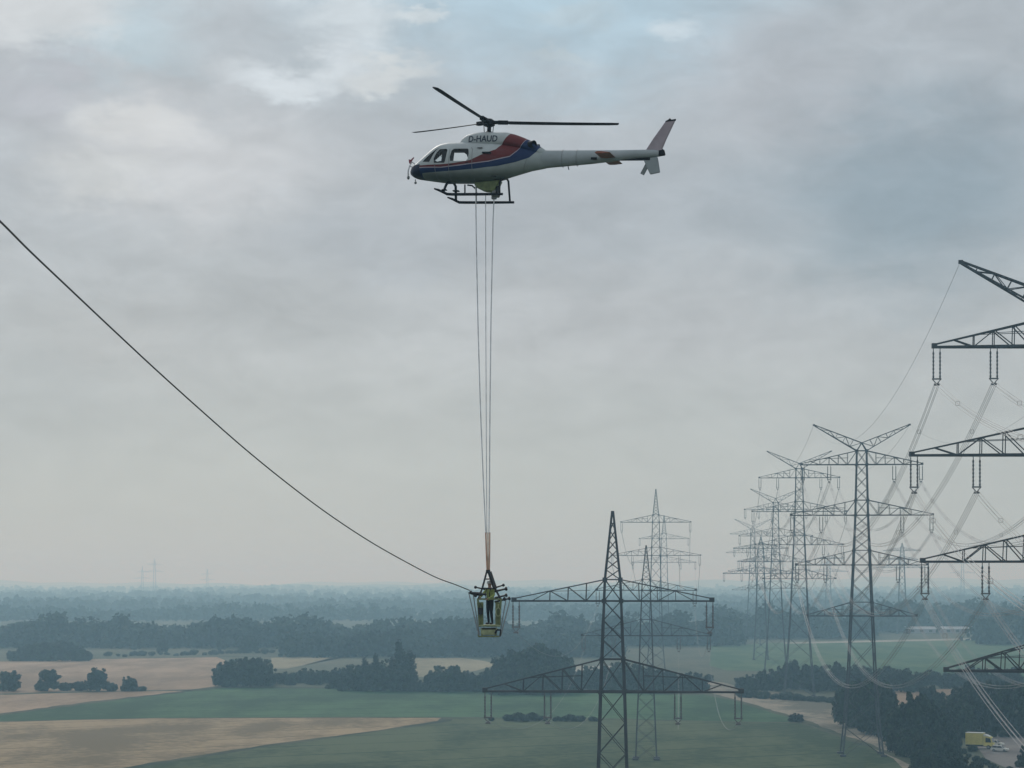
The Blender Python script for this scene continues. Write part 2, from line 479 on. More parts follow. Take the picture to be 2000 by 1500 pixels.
def crown_lobes(nr, kind):
    cs, rs = [], []
    if kind == 'round':
        cs.append((0, 0, .50)); rs.append((.29, .29, .36))
        for i in range(6):
            a = i * 1.05 + nr.uniform(-.3, .3); cs.append((.27 * math.cos(a), .27 * math.sin(a), nr.uniform(.17, .34))); rs.append((.17, .17, .18))
        for i in range(11):
            a = nr.uniform(0, 6.283); e = nr.uniform(-.5, 1.2); k = nr.uniform(.55, 1.0)
            cs.append((.30 * k * math.cos(a) * math.cos(e), .30 * k * math.sin(a) * math.cos(e), .58 + .27 * math.sin(e) * k))
            r = nr.uniform(.11, .19); rs.append((r, r, r * nr.uniform(.7, .95)))
        for i in range(18):
            a = nr.uniform(0, 6.283); k = nr.uniform(.6, 1.12); z = nr.uniform(.3, .97)
            rad = .42 * k * math.sqrt(max(.06, 1 - ((z - .52) / .48) ** 2))
            cs.append((rad * math.cos(a), rad * math.sin(a), z)); r = nr.uniform(.045, .10); rs.append((r, r, r * .85))
    elif kind == 'wide':
        cs.append((0, 0, .45)); rs.append((.38, .38, .34))
        for i in range(7):
            a = i * .9 + nr.uniform(-.3, .3); cs.append((.40 * math.cos(a), .40 * math.sin(a), nr.uniform(.14, .28))); rs.append((.19, .19, .16))
        for i in range(14):
            a = nr.uniform(0, 6.283); k = nr.uniform(.35, 1.0)
            cs.append((.46 * k * math.cos(a), .46 * k * math.sin(a), nr.uniform(.3, .78) - .12 * k))
            r = nr.uniform(.12, .22); rs.append((r, r, r * nr.uniform(.75, 1.0)))
        for i in range(22):
            a = nr.uniform(0, 6.283); k = nr.uniform(.55, 1.12); z = nr.uniform(.25, .95)
            rad = .52 * k * math.sqrt(max(.08, 1 - ((z - .45) / .52) ** 2))
            cs.append((rad * math.cos(a), rad * math.sin(a), z)); r = nr.uniform(.05, .11); rs.append((r, r, r * .8))
    elif kind == 'column':
        for i in range(9):
            z = .12 + .80 * i / 8; r = .13 * (1 - abs(z - .42) ** 1.6 * 1.6)
            cs.append((nr.uniform(-.02, .02), nr.uniform(-.02, .02), z)); rs.append((max(.035, r), max(.035, r), .11))
    elif kind == 'bush':
        for i in range(10):
            a = nr.uniform(0, 6.283); k = nr.uniform(0, 1.0)
            cs.append((.75 * k * math.cos(a), .45 * k * math.sin(a), .38 + nr.uniform(-.1, .22) - .1 * k))
            r = nr.uniform(.26, .42); rs.append((r, r, r * .85))
    return cs, rs

def make_tree(kind, seed, m, leaves, size, name):
    """unit-height tree; scaled per copy"""
    nr = np.random.default_rng(seed)
    cs, rs = crown_lobes(nr, kind)
    V = np.concatenate([leaf_quads(nr, cs, rs, leaves, size),
                        leaf_quads(nr, cs, [tuple(v * .7 for v in r) for r in rs], leaves // 4, size * 1.7)])
    V[:, 2] = np.maximum(V[:, 2], 0.01)
    r = bpy.data.objects.new(name, None); C.objects.link(r)
    cr = bpy.data.objects.new('crown', quads_mesh('crown', V, m)); C.objects.link(cr); cr.parent = r
    t = MB()
    top = .55 if kind != 'bush' else .3
    rt = .028 if kind != 'column' else .016
    t.tube([(0, 0, -.02), (.004, .003, .12), (-.005, .006, .3), (.004, 0, top)], [rt * 1.5, rt, rt * .8, rt * .4], 7)
    for k in range(4):
        a = k * 1.57 + nr.uniform(-.4, .4); z0 = nr.uniform(.2, .34); ln = .22 if kind != 'column' else .07
        t.tube([(0, 0, z0), (.5 * ln * math.cos(a), .5 * ln * math.sin(a), z0 + .12), (ln * math.cos(a), ln * math.sin(a), z0 + .26)], [rt * .6, rt * .42, rt * .15], 5)
    t.build('trunk', M['bark'], r, smooth=True)
    return r

PROTO = {
    'round': [make_tree('round', 11 + i, M['leaf1'] if i % 2 else M['leaf2'], 3000, .034, 'broadleaf_tree') for i in range(3)],
    'wide': [make_tree('wide', 31 + i, M['leaf2'] if i % 2 else M['leaf1'], 3600, .036, 'broadleaf_tree') for i in range(3)],
    'column': [make_tree('column', 51 + i, M['leaf3'], 1500, .017, 'poplar_tree') for i in range(2)],
    'bush': [make_tree('bush', 71 + i, M['leaf1'] if i % 2 else M['leaf2'], 2200, .06, 'bush') for i in range(2)],
}
used = set()
def plant(kind, px, base, height_px, label, group=None, wide=1.0, cat=None, dy=0.0):
    """tree whose foot is seen at (px, base) and whose top stands height_px photo pixels above it"""
    p = gnd(px, base); p.y += dy
    h = height_px * p.y / F
    k = rng.randrange(len(PROTO[kind])); pr = PROTO[kind][k]
    if pr.name not in used: used.add(pr.name); o = pr
    else: o = copy_tree(pr)
    o.location = p; o.rotation_euler = (0, 0, rng.uniform(0, 6.28))
    o.scale = (h * wide, h * wide, h)
    tag(o, label, cat or ('bush' if kind == 'bush' else 'tree'), group)
    return o

# left: small group before the wheat
plant('round', 18, 1350, 40, 'lone round tree at the left edge of the pale stubble strip', wide=1.35)
plant('round', 92, 1350, 43, 'tallest left tree of the short hedge row on the stubble strip', wide=1.3)
plant('bush', 128, 1349, 20, 'low bush filling the dip of the short hedge row beside its left tree', wide=1.2)
plant('bush', 158, 1349, 22, 'low bush filling the dip of the short hedge row beside its middle tree', wide=1.1)
plant('round', 190, 1350, 46, 'domed middle tree of the short hedge row on the stubble strip', wide=1.2)
plant('bush', 218, 1350, 20, 'low bush right of the domed tree in the short hedge row', wide=1.1)
plant('wide', 252, 1350, 30, 'flat topped right tree ending the short hedge row on the stubble', wide=1.0)
plant('bush', 278, 1350, 12, 'small low bush at the right tip of the short hedge row', wide=1.1)
G1 = 'trees of the oblong copse behind the left wheat'
for i, (x, h) in enumerate(((24, 22), (42, 30), (62, 34), (84, 38), (104, 40), (122, 40), (140, 36), (158, 30), (172, 18), (50, 28), (95, 34), (130, 34))):
    plant('wide' if i % 2 else 'round', x, 1291 - (4 if i > 8 else 0), h, 'tree merged into the oblong copse at the far edge of the left wheat', G1, wide=1.15)
plant('round', 203, 1266, 16, 'small hazy tree just right of the oblong copse', wide=1.4)
plant('round', 266, 1269, 19, 'small round hazy tree between two others on the pale meadow', wide=1.3)
plant('round', 317, 1276, 29, 'thin stemmed hazy tree standing alone over the far hedge', wide=.95)
G2 = 'bushes of the far hedge behind the left wheat'
for x in range(210, 560, 17):
    plant('bush', x + rng.uniform(-4, 4), 1283 - (x - 210) * .02 + rng.uniform(-2, 1), rng.uniform(6, 13), 'bush in the thin dark hedge along the far edge of the wheat', G2, wide=1.1)
plant('round', 432, 1272, 28, 'narrow hazy tree left of the broad hazy one above the far hedge', wide=.8)
plant('wide', 486, 1275, 38, 'broad hazy tree rising over the far hedge left of the woods', wide=.85)
plant('round', 560, 1277, 34, 'rounded hazy tree in front of the woods above the pale field', wide=1.0)
plant('round', 645, 1280, 44, 'tall hazy tree standing proud of the woods above the pale field', wide=.8)
# clump left of centre
G3 = 'trees of the dense clump at the corner of the wheat'
for i, (x, b, h, w) in enumerate(((436, 1342, 50, .95), (462, 1341, 55, .95), (488, 1341, 58, .9), (512, 1340, 54, .9), (450, 1336, 46, 1), (500, 1335, 50, 1), (524, 1338, 44, .8), (475, 1335, 50, 1), (428, 1338, 40, .8))):
    plant('wide' if i % 2 else 'round', x, b, h, 'dark tree massed in the square clump at the right end of the upper wheat', G3, wide=w)
G4 = 'low trees of the hedge right of the square clump'
for i, x in enumerate(range(540, 690, 15)):
    plant('wide' if i % 3 else 'bush', x + rng.uniform(-3, 3), 1335 + rng.uniform(-2, 3), rng.uniform(22, 33), 'low dark tree in the hedge between the square clump and the poplars', G4, wide=1.0)
plant('bush', 645, 1345, 10, 'small grassy bush before the hedge left of the poplars', wide=1.3)
# centre clump with poplars
G5 = 'broad trees of the clump around the poplars'
for i, (x, b, h, w) in enumerate(((655, 1345, 28, 1), (682, 1348, 42, 1), (705, 1350, 50, .95), (728, 1350, 52, .95), (752, 1350, 50, .95), (776, 1350, 48, 1), (800, 1350, 44, .9), (690, 1340, 44, 1), (718, 1340, 48, 1), (746, 1338, 52, 1), (785, 1342, 48, .9), (812, 1351, 26, 1), (668, 1350, 20, 1.1), (825, 1351, 18, 1.1))):
    plant('wide' if i % 2 else 'round', x, b, h, 'broad dark tree massed around the foot of the pointed poplars', G5, wide=w)
plant('column', 779, 1346, 94, 'tallest pointed poplar rising from the dark clump', wide=1.15)
plant('column', 801, 1346, 76, 'second tallest poplar right of the tallest one', wide=1.35)
plant('column', 790, 1347, 72, 'poplar standing between and below the two tallest', wide=1.4)
plant('column', 733, 1344, 66, 'short pointed poplar above the middle of the dark clump', wide=1.1)
plant('column', 712, 1344, 58, 'shortest poplar on the left of the dark clump', wide=1.2)
plant('column', 765, 1345, 60, 'short poplar leaning on the left of the tallest poplar', wide=1.3)
G6 = 'trees of the big clump behind the near pointed pylon'
for i, (x, b, h, w) in enumerate(((842, 1350, 40, .95), (862, 1351, 52, .95), (884, 1351, 52, .95), (904, 1350, 42, 1), (925, 1350, 36, 1), (946, 1351, 42, 1), (966, 1352, 56, .95), (990, 1352, 76, .85), (1014, 1352, 90, .8), (1040, 1352, 98, .75), (1064, 1352, 98, .72), (1088, 1352, 84, .8), (1108, 1352, 64, .9), (1002, 1345, 70, .9), (1050, 1344, 82, .8), (1076, 1346, 78, .8), (1028, 1356, 60, .9), (1060, 1357, 58, .9), (1095, 1356, 50, .9), (975, 1357, 40, 1.0), (1125, 1352, 46, 1))):
    plant('wide' if i % 2 else 'round', x, b, h, 'dark tree massed in the tall clump left of the near pointed pylon', G6, wide=w)
G7 = 'low trees behind the near pointed pylon'
for i, x in enumerate(range(1140, 1370, 14)):
    h = 56 - abs(x - 1235) * .17
    plant('wide', x + rng.uniform(-3, 3), 1350 + rng.uniform(-3, 3), max(12, h + rng.uniform(-5, 5)), 'low dusky tree in the mass behind the near pointed pylon', G7, wide=1.0)
G8 = 'shrubs on the green field'
for x, b, h in ((960, 1408, 10), (992, 1408, 16), (1015, 1409, 21), (1038, 1408, 20), (1058, 1408, 12), (1090, 1409, 12), (1112, 1409, 17), (1135, 1409, 14), (1158, 1409, 12)):
    plant('bush', x, b, h, 'low shrub on the boundary of the two green fields left of the near pylon', G8, wide=1.1)
plant('wide', 1555, 1410, 17, 'flat dark bush alone beside the dirt track', wide=1.7, cat='bush')
plant('wide', 1385, 1330, 14, 'small dark tree at the left beginning of the dirt track', wide=1.2)
for i, (x, b) in enumerate(((1882, 1472), (1892, 1480), (1906, 1487), (1921, 1494), (1938, 1500), (1898, 1468), (1870, 1480), (1962, 1440), (1985, 1440), (1972, 1505), (1990, 1498), (1940, 1440), (2000, 1470))):
    plant('bush', x, b, rng.uniform(10, 18), 'scrub bush at the edge of the yard around the yellow truck', 'scrub bushes around the yard', wide=.9)
# right: belt, then the nearer wood
G9 = 'trees of the belt beyond the dirt track'
for i, (x, h) in enumerate(((1448, 30), (1466, 34), (1486, 38), (1508, 44), (1528, 46), (1566, 48), (1586, 54), (1606, 50), (1622, 46), (1655, 46), (1676, 50), (1700, 44), (1722, 42), (1742, 48), (1760, 50), (1778, 44), (1800, 36), (1822, 32), (1846, 32), (1870, 38), (1895, 42), (1920, 40), (1950, 38), (1980, 40))):
    plant('wide' if i % 2 else 'round', x, 1350 + rng.uniform(-5, 2) - (6 if x > 1790 else 0), h, 'dark tree in the belt between the dirt track and the bright meadow', G9, wide=1.0)
plant('round', 1545, 1346, 62, 'egg shaped tree standing tall in the belt below the second tall pylon', wide=.62)
plant('round', 1637, 1349, 56, 'pointed tree in the belt left of the tallest whole pylon', wide=.7)
for i, x in enumerate(range(1450, 1640, 22)):
    plant('bush', x, 1362 + (x - 1450) * .06, rng.uniform(12, 20), 'low scrub bush along the upper side of the dirt track', 'scrub bushes above the dirt track', wide=1.1)
G10 = 'big trees at the foot of the tallest whole pylon'
for i, (x, b, h, w) in enumerate(((1648, 1408, 74, .75), (1668, 1420, 92, .7), (1690, 1428, 102, .7), (1712, 1434, 108, .65), (1730, 1440, 100, .7), (1655, 1398, 56, .8), (1700, 1412, 84, .8), (1676, 1404, 74, .8), (1722, 1415, 84, .75))):
    plant('wide' if i % 2 else 'round', x, b, h, 'big dark tree around the foot of the tallest whole pylon', G10, wide=w)
G11 = 'trees of the wood behind the yellow van'
for i, (x, b, h, w) in enumerate(((1748, 1452, 72, .8), (1765, 1462, 84, .75), (1790, 1464, 112, .65), (1808, 1462, 98, .7), (1832, 1405, 54, .9), (1860, 1418, 66, .85), (1752, 1470, 50, .9), (1775, 1478, 56, .9), (1802, 1484, 62, .85), (1830, 1492, 56, .9), (1858, 1492, 52, .9),
        (1872, 1440, 84, .75), (1893, 1424, 92, .7), (1918, 1428, 98, .7), (1945, 1430, 100, .7), (1972, 1434, 104, .7), (1998, 1438, 104, .7), (1852, 1462, 60, .8), (1880, 1400, 70, .8), (1905, 1398, 66, .8), (1935, 1400, 72, .8), (1965, 1402, 70, .8), (1992, 1405, 74, .8), (2020, 1440, 100, .7), (2024, 1410, 80, .8),
        (1800, 1510, 50, .9), (1838, 1520, 52, .9), (1870, 1520, 50, .9), (1905, 1524, 42, .9), (1945, 1532, 36, 1), (1985, 1536, 34, 1), (2012, 1498, 50, .9), (1850, 1390, 20, .9), (1840, 1470, 30, 1.0), (1812, 1396, 62, .75))):
    plant('wide' if i % 2 else 'round', x, b, h, 'dark leafy tree in the wood that surrounds the yellow van', G11, wide=w)

# far woods: each reads as one mass
def wood(name, label, px0, px1, base, depth, height, spacing, leaves, size, seed, gap=0.0, vary=0.35):
    nr = np.random.default_rng(seed)
    d0 = H * F / (base - Y0)
    xs0, xs1 = (px0 - 1000) / F * d0, (px1 - 1000) / F * d0
    out = []
    lobes_unit = [crown_lobes(np.random.default_rng(seed * 10 + k), 'wide') for k in range(4)] + [crown_lobes(np.random.default_rng(seed * 10 + 7 + k), 'round') for k in range(3)]
    # the height swells along the wood
    ph = nr.uniform(0, 6.28, 4)
    y = 0.0
    while y < depth:
        x = xs0 + nr.uniform(0, spacing)
        while x < xs1:
            t = (x - xs0) / max(1, xs1 - xs0)
            sw = 1 + .16 * math.sin(t * 21 + ph[0]) + .12 * math.sin(t * 47 + ph[1])
            if nr.random() > gap:
                h = height * sw * nr.uniform(1 - vary, 1 + vary * .5)
                cs, rs = lobes_unit[nr.integers(7)]; keep = [i for i, r in enumerate(rs) if r[0] > .115]; cs = [cs[i] for i in keep]; rs = [rs[i] for i in keep]
                k = h * nr.uniform(.8, 1.1)
                c2 = [(a * k, b * k, c * h) for a, b, c in cs]; r2 = [(a * k, b * k, c * h) for a, b, c in rs]
                q = leaf_quads(nr, c2, r2, leaves, size, shell=(.6, 1.0))
                q[:, 0] += x * (d0 + y) / d0; q[:, 1] += d0 + y + nr.uniform(-spacing, spacing) * .4
                out.append(q)
            x += spacing * nr.uniform(.7, 1.3)
        y += spacing * .9
    V = np.concatenate(out); V[:, 2] = np.maximum(V[:, 2], .02)
    o = bpy.data.objects.new(name, quads_mesh(name, V, M['wood'])); C.objects.link(o)
    tag(o, label, 'wood'); o['kind'] = 'stuff'
    return o

wood('woodland', 'broad hazy belt of woods across the middle distance at left', -120, 1120, 1266, 110, 17.5, 10, 110, 1.5, 1)
wood('woodland', 'low greenish belt of trees before the woods at centre', 555, 1210, 1284, 70, 14, 9, 130, 1.15, 2)
wood('woodland', 'hazy woods behind the pointed pylons', 1080, 1440, 1262, 100, 18.5, 10, 110, 1.5, 3)
wood('woodland', 'hazy woods beyond the bright meadow behind the tall pylons', 1390, 1700, 1248, 110, 20, 11, 110, 1.6, 4)
wood('woodland', 'tall hazy woods beyond the bright meadow at right', 1690, 2150, 1236, 120, 23, 11, 110, 1.7, 5)
wood('woodland', 'nearer hazy woods at the right edge', 1905, 2150, 1260, 90, 21, 10, 110, 1.5, 6)
for i, (b, hgt, sp, dep, gap) in enumerate(((1214, 16, 16, 160, .25), (1198, 17, 20, 220, .3), (1186, 17, 26, 300, .35), (1176, 18, 34, 420, .4), (1167, 19, 46, 600, .4), (1159, 20, 60, 800, .4))):
    wood('woodland', ('faint line of woods on the far plain, nearest of the pale bands', 'second nearest pale band of woods on the far plain', 'third pale band of woods on the far plain',
                      'fourth pale band of woods on the far plain', 'second farthest pale band of woods on the far plain', 'farthest palest band of woods below the horizon')[i],
         -150, 2150, b, dep, hgt, sp, 44, 2.0 + i * .9, 20 + i, gap)

# low long sheds beyond the bright meadow
M['shed'] = mat('shed_wall', (0.30, 0.29, 0.30), 0.7, 0, 0.1, 0.3)
M['shedroof'] = mat('shed_roof', (0.50, 0.50, 0.52), 0.5, 0, 0.08, 0.2)
def shed(px0, px1, base, label):
    a, b_ = gnd(px0, base), gnd(px1, base); ln = b_.x - a.x
    t = thing('shed', label, 'shed', (a.x, a.y, 0), 'long sheds beyond the bright meadow')
    w = MB(); w.box(0, ln, 0, 16, 0, 3.2); w.build('wall', M['shed'], t)
    r = MB(); r.prism([(-.5, 3.2), (8, 5.0), (16.5, 3.2), (16.5, 3.4), (8, 5.25), (-.5, 3.42)], -.6, ln + .6, 'x'); r.build('roof', M['shedroof'], t)
    d = MB()
    for k in range(int(ln // 7)): d.box(3 + k * 7, 5.6 + k * 7, -.06, 0, 0.9, 2.6)
    if ln > 8: d.build('window_band', M['bark'], t)
shed(1772, 1828, 1237, 'pale long low shed, left one of the pair beyond the bright meadow')
shed(1842, 1902, 1237, 'pale long low shed, right one of the pair beyond the bright meadow')

# ------------------------------------------------------------------ lattice pylons
def interp(tab, z):
    zs = [a for a, _ in tab]; ws = [b for _, b in tab]
    return float(np.interp(z, zs, ws))

TALL = dict(   # four arms and a pair of raised earth wire horns
    width=[(0, 9.6), (6, 8.3), (20, 6.3), (45.5, 4.0), (57.4, 3.0), (72.8, 2.3)], top=72.8, horn=(74.7, 79.0, 11.4),
    arms=[(69.5, 72.8, 14.3, (14.0, 7.7)), (57.4, 61.0, 16.8, (16.5, 9.6)), (45.5, 49.0, 15.6, (15.3, 8.6)), (33.3, 36.6, 13.0, ())],
    ins=3.9, leg=.40, chord=.25, brace=.115)
POINTED = dict(  # two arms under a long pointed top
    width=[(0, 4.9), (20, 3.3), (28.9, 2.8), (42, 1.8), (50, .12)], top=50.0, horn=None,
    arms=[(39.5, 42.0, 11.6, (11.3,)), (28.9, 32.7, 15.0, (14.6, 7.6))],
    ins=3.4, leg=.30, chord=.20, brace=.085)
SPIRE = dict(    # tall, two wide arms and a slender spire
    width=[(0, 8.5), (12, 6.4), (52.8, 3.9), (67.7, 3.1), (71, 2.6), (82.6, .15)], top=82.6, horn=None,
    arms=[(67.7, 71.0, 15.6, (15.3,)), (52.8, 56.5, 20.0, (19.6, 10.5))],
    ins=4.2, leg=.36, chord=.24, brace=.12)
BROAD = dict(    # shorter with two broad arms
    width=[(0, 7.5), (20, 5.4), (45.2, 3.6), (58.4, 2.8), (64.5, .2)], top=64.5, horn=None,
    arms=[(58.4, 61.0, 14.2, (13.9, 7.0)), (51.5, 54.0, 12.0, (11.6,)), (45.2, 48.4, 19.6, (19.2, 10.0))],
    ins=4.0, leg=.46, chord=.32, brace=.16)

def pylon(spec, px, d, label, ext=0.0, yaw=-0.078, group=None, ins=True, sink=0.0, mid=True, thick=1.0):
    x = (px - 1000) / F * d
    t = thing('pylon', label, 'pylon', (x, d, -sink), group)
    t.rotation_euler = (0, 0, yaw)
    wt_ = [(z + ext if i else 0, w + (ext * .12 if i == 0 else 0)) for i, (z, w) in enumerate(spec['width'])]
    top = spec['top'] + ext
    lg, chd, br = spec['leg'] * thick, spec['chord'] * thick, spec['brace'] * thick
    arms = [(a + ext, b + ext, l, q) for a, b, l, q in spec['arms']]
    # level list: fixed levels at the arms, panels about as tall as wide between them
    fixed = sorted({0.0, top} | {a for a, _, _, _ in arms} | {b for _, b, _, _ in arms})
    lev = [0.0]
    for a, b in zip(fixed[:-1], fixed[1:]):
        w = max(1.1, interp(wt_, (a + b) / 2)); n = max(1, round((b - a) / (w * .98)))
        lev += [a + (b - a) * (k + 1) / n for k in range(n)]
    body = MB()
    cn = lambda z: [(sx * interp(wt_, z) / 2, sy * interp(wt_, z) / 2, z) for sx, sy in ((-1, -1), (1, -1), (1, 1), (-1, 1))]
    for a, b in zip(lev[:-1], lev[1:]):
        A, B = cn(a), cn(b)
        for k in range(4):
            q = (k + 1) % 4
            body.bar(A[k], B[k], lg * (1.0 if b < top * .75 else .8))
            body.bar(A[k], B[q], br); body.bar(A[q], B[k], br)
    for z in fixed[1:-1] + ([top] if spec['horn'] else []):
        A = cn(z)
        for k in range(4): body.bar(A[k], A[(k + 1) % 4], br * 1.3)
        for k in range(4):     # gusset plates at the joints
            body.box(A[k][0] - lg * .8, A[k][0] + lg * .8, A[k][1] - lg * .6, A[k][1] + lg * .6, z - lg * .8, z + lg * .8)
    for p in cn(0): body.box(p[0] - .7, p[0] + .7, p[1] - .7, p[1] + .7, -.3 - sink * 0, .5)
    body.build('lattice_body', M['steel'], t)
    for zb, zt, Ln, at_x in arms:
        m = MB(); wb, wtp = interp(wt_, zb) / 2, interp(wt_, zt) / 2
        n = 6 if Ln > 14 else 5
        for sy in (-1, 1):
            m.bar((-wb, sy * wb, zb), (wb, sy * wb, zb), chd); m.bar((-wtp, sy * wtp, zt), (wtp, sy * wtp, zt), chd * .7)
        for sx in (-1, 1):
            bot = lambda u, sy: Vector((sx * (wb + (Ln - wb) * u), sy * (wb + (.18 - wb) * u), zb))
            topc = lambda u, sy: Vector((sx * (wtp + (Ln - wtp) * u), sy * (wtp + (.18 - wtp) * u), zt + (zb + .28 - zt) * u))
            us = [k / n for k in range(n + 1)]
            for sy in (-1, 1):
                m.bar(bot(0, sy), bot(1, sy), chd); m.bar(topc(0, sy), topc(1, sy), chd * .62)
                for k in range(n - 1):
                    if k % 2 == 0: m.bar(bot(us[k], sy) if k else topc(0, sy), topc(us[k + 1], sy) if k else bot(us[1], sy), br)
                    else: m.bar(bot(us[k], sy), topc(us[k + 1], sy), br) if k % 4 == 1 else m.bar(topc(us[k], sy), bot(us[k + 1], sy), br)
                    if k: m.bar(bot(us[k], sy), topc(us[k], sy), br * .9)
                    mid_a = topc(us[k], sy).lerp(bot(us[k], sy), .5); mid_b = topc(us[k + 1], sy).lerp(bot(us[k + 1], sy), .5)
                    if k in (1, 2) and Ln > 11: m.bar(topc(us[k] * .0 + .16, sy).lerp(bot(.16, sy), .42), topc(.62, sy).lerp(bot(.62, sy), .0), br * .6) if k == 1 else None
            for k in range(n):
                m.bar(bot(us[k], -1), bot(us[k + 1], 1), br * .8); m.bar(bot(us[k], 1), bot(us[k + 1], -1), br * .8)
                m.bar(topc(us[k], -1), topc(us[k + 1], 1), br * .7)
            m.box(*sorted((sx * (Ln - .35), sx * (Ln + .25))), -.3, .3, zb - .12, zb + .42)
        m.build('crossarm', M['steel'], t)
        if ins:
            for ax in at_x:
                for sx in (-1, 1):
                    q = MB(); z1 = zb - .1; li = spec['ins']
                    for o_ in (-.37, .37):
                        q.tube([(sx * ax + o_, 0, z1 + .15), (sx * ax + o_, 0, z1 - .4)], .05, 5)
                        zz = [z1 - .4 - (li - .9) * k / 14 for k in range(15)]
                        q.tube([(sx * ax + o_, 0, z) for z in zz], [.13 if k % 2 else .075 for k in range(15)], 6)
                    q.box(sx * ax - .52, sx * ax + .52, -.06, .06, z1 - li + .36, z1 - li + .52)
                    q.bar((sx * ax - .45, 0, z1 - li + .4), (sx * ax, 0, z1 - li - .15), .1); q.bar((sx * ax + .45, 0, z1 - li + .4), (sx * ax, 0, z1 - li - .15), .1)
                    q.box(sx * ax - .3, sx * ax + .3, -.25, .25, z1 - li - .3, z1 - li - .1)
                    q.build('insulator_string', M['insul'], t)
    if spec['horn']:
        za, zt, Lh = spec['horn'][0] + ext, spec['horn'][1] + ext, spec['horn'][2]
        w = interp(wt_, top) / 2
        for sx in (-1, 1):
            m = MB(); n = 6
            lo = lambda u, sy: Vector((sx * (w + (Lh - w) * u), sy * (w + (.12 - w) * u), top + (zt - .1 - top) * u))
            hi = lambda u, sy: Vector((sx * (Lh * u), sy * (.5 + (.12 - .5) * u), za + (zt + .1 - za) * u))
            for sy in (-1, 1):
                m.bar(lo(0, sy), lo(1, sy), chd * .8); m.bar(hi(0, sy), hi(1, sy), chd * .8)
                m.bar((sx * w, sy * w, top), hi(0, sy), chd * .8)
                for k in range(n):
                    a, b = k / n, (k + 1) / n
                    m.bar(lo(a, sy), hi(b, sy), br * .8) if k % 2 else m.bar(hi(a, sy), lo(b, sy), br * .8)
                    if k: m.bar(lo(a, sy), hi(a, sy), br * .7)
            for k in range(n):
                a, b = k / n, (k + 1) / n
                m.bar(lo(a, -1), lo(b, 1), br * .7)
            m.box(*sorted((sx * (Lh - .3), sx * (Lh + .2))), -.15, .15, zt - .2, zt + .2)
            m.build('earthwire_horn', M['steel'], t)
    return t

GP = 'pylons of the power lines'
p0 = pylon(TALL, 2078, 244, 'nearest pylon at the right edge, only the left ends of its crossarms showing', sink=1.5, group=GP)
p2 = pylon(TALL, 1683, 524, 'tallest whole pylon, dark, with two raised horns and four crossarms', group=GP, thick=.87)
p3 = pylon(TALL, 1561, 786, 'horned pylon just left of the tallest whole one', ext=9.0, group=GP, thick=.8)
p4 = pylon(TALL, 1515, 1010, 'paler horned pylon, third in the row from the tallest whole one', ext=4.7, group=GP, thick=.78)
p8 = pylon(TALL, 1470, 1420, 'faintest horned pylon at the far left of the crowded row', ext=2.0, ins=False, group=GP, thick=.85)
p1 = pylon(POINTED, 1196.5, 256, 'near dark pylon with a pointed top and two wide crossarms right of the basket', group=GP, yaw=-0.076)
p6 = pylon(POINTED, 1262, 512, 'smaller pointed pylon half hidden behind the near pointed one', group=GP, yaw=-0.076, thick=.9)
p5 = pylon(SPIRE, 1281, 982, 'tall hazy pylon with a slender spire above the near pointed pylon', group=GP)
p5b = pylon(SPIRE, 1297, 1380, 'pale pylon with a slender spire directly behind the other spired one', group=GP, thick=.95)
p7 = pylon(BROAD, 1486, 1150, 'hazy blue pylon with short top arm and broad low arm in the crowded row', group=GP)
p9 = pylon(BROAD, 1762, 1700, 'very faint pylon right of the tallest whole one, near the horizon', ext=6, group=GP, ins=False, thick=.9)
p10 = pylon(BROAD, 1618, 2250, 'very faint small pylon between the tallest whole one and its left neighbour', ext=5, group=GP, ins=False, thick=.9)
for px, d, e, lb in ((278, 5200, -8, 'tiny leftmost pylon on the left horizon'), (302, 4700, 6, 'tiny tallest pylon on the left horizon'), (405, 5600, -12, 'tiny rightmost pylon on the left horizon'), (1880, 3600, 0, 'tiny pylon in the haze under the arms of the nearest pylon')):
    pylon(SPIRE, px, d, lb, ext=e, ins=False, group=GP, thick=.75)

# ------------------------------------------------------------------ conductors
def tower_pt(p, lx, z):
    c, s = math.cos(p.rotation_euler[2]), math.sin(p.rotation_euler[2])
    return Vector((p.location.x + c * lx, p.location.y + s * lx, p.location.z + z))

def span(a, b, sag, k):
    return [a.lerp(b, i / k) - Vector((0, 0, 4 * sag * (i / k) * (1 - i / k))) for i in range(k + 1)]

def bundle(a, b, sag, label, group, n=40, gap=.42, r=.024, quad=True, name='conductor_bundle', t0=0.0, t1=1.0):
    pts = span(a, b, sag, n)
    pts = pts[int(t0 * n):int(t1 * n) + 1]
    m = MB()
    d = (b - a); side = Vector((d.y, -d.x, 0)).normalized() * gap / 2
    offs = [(sx, sz) for sx in (-1, 1) for sz in (-gap / 2, gap / 2)] if quad else [(0, 0)]
    for sx, sz in offs:
        m.tube([p + side * sx + Vector((0, 0, sz)) for p in pts], r, 5)
    if quad:
        for i in range(4, len(pts) - 1, 9):   # spacers hold the four wires apart
            p = pts[i]; cs = [p + side * sx + Vector((0, 0, sz)) for sx, sz in ((-1, -gap / 2), (1, -gap / 2), (1, gap / 2), (-1, gap / 2))]
            for k in range(4): m.bar(cs[k], cs[(k + 1) % 4], .035)
    return tag(m.build(name, M['wire'], smooth=True, fix=False), label, 'power line', group)

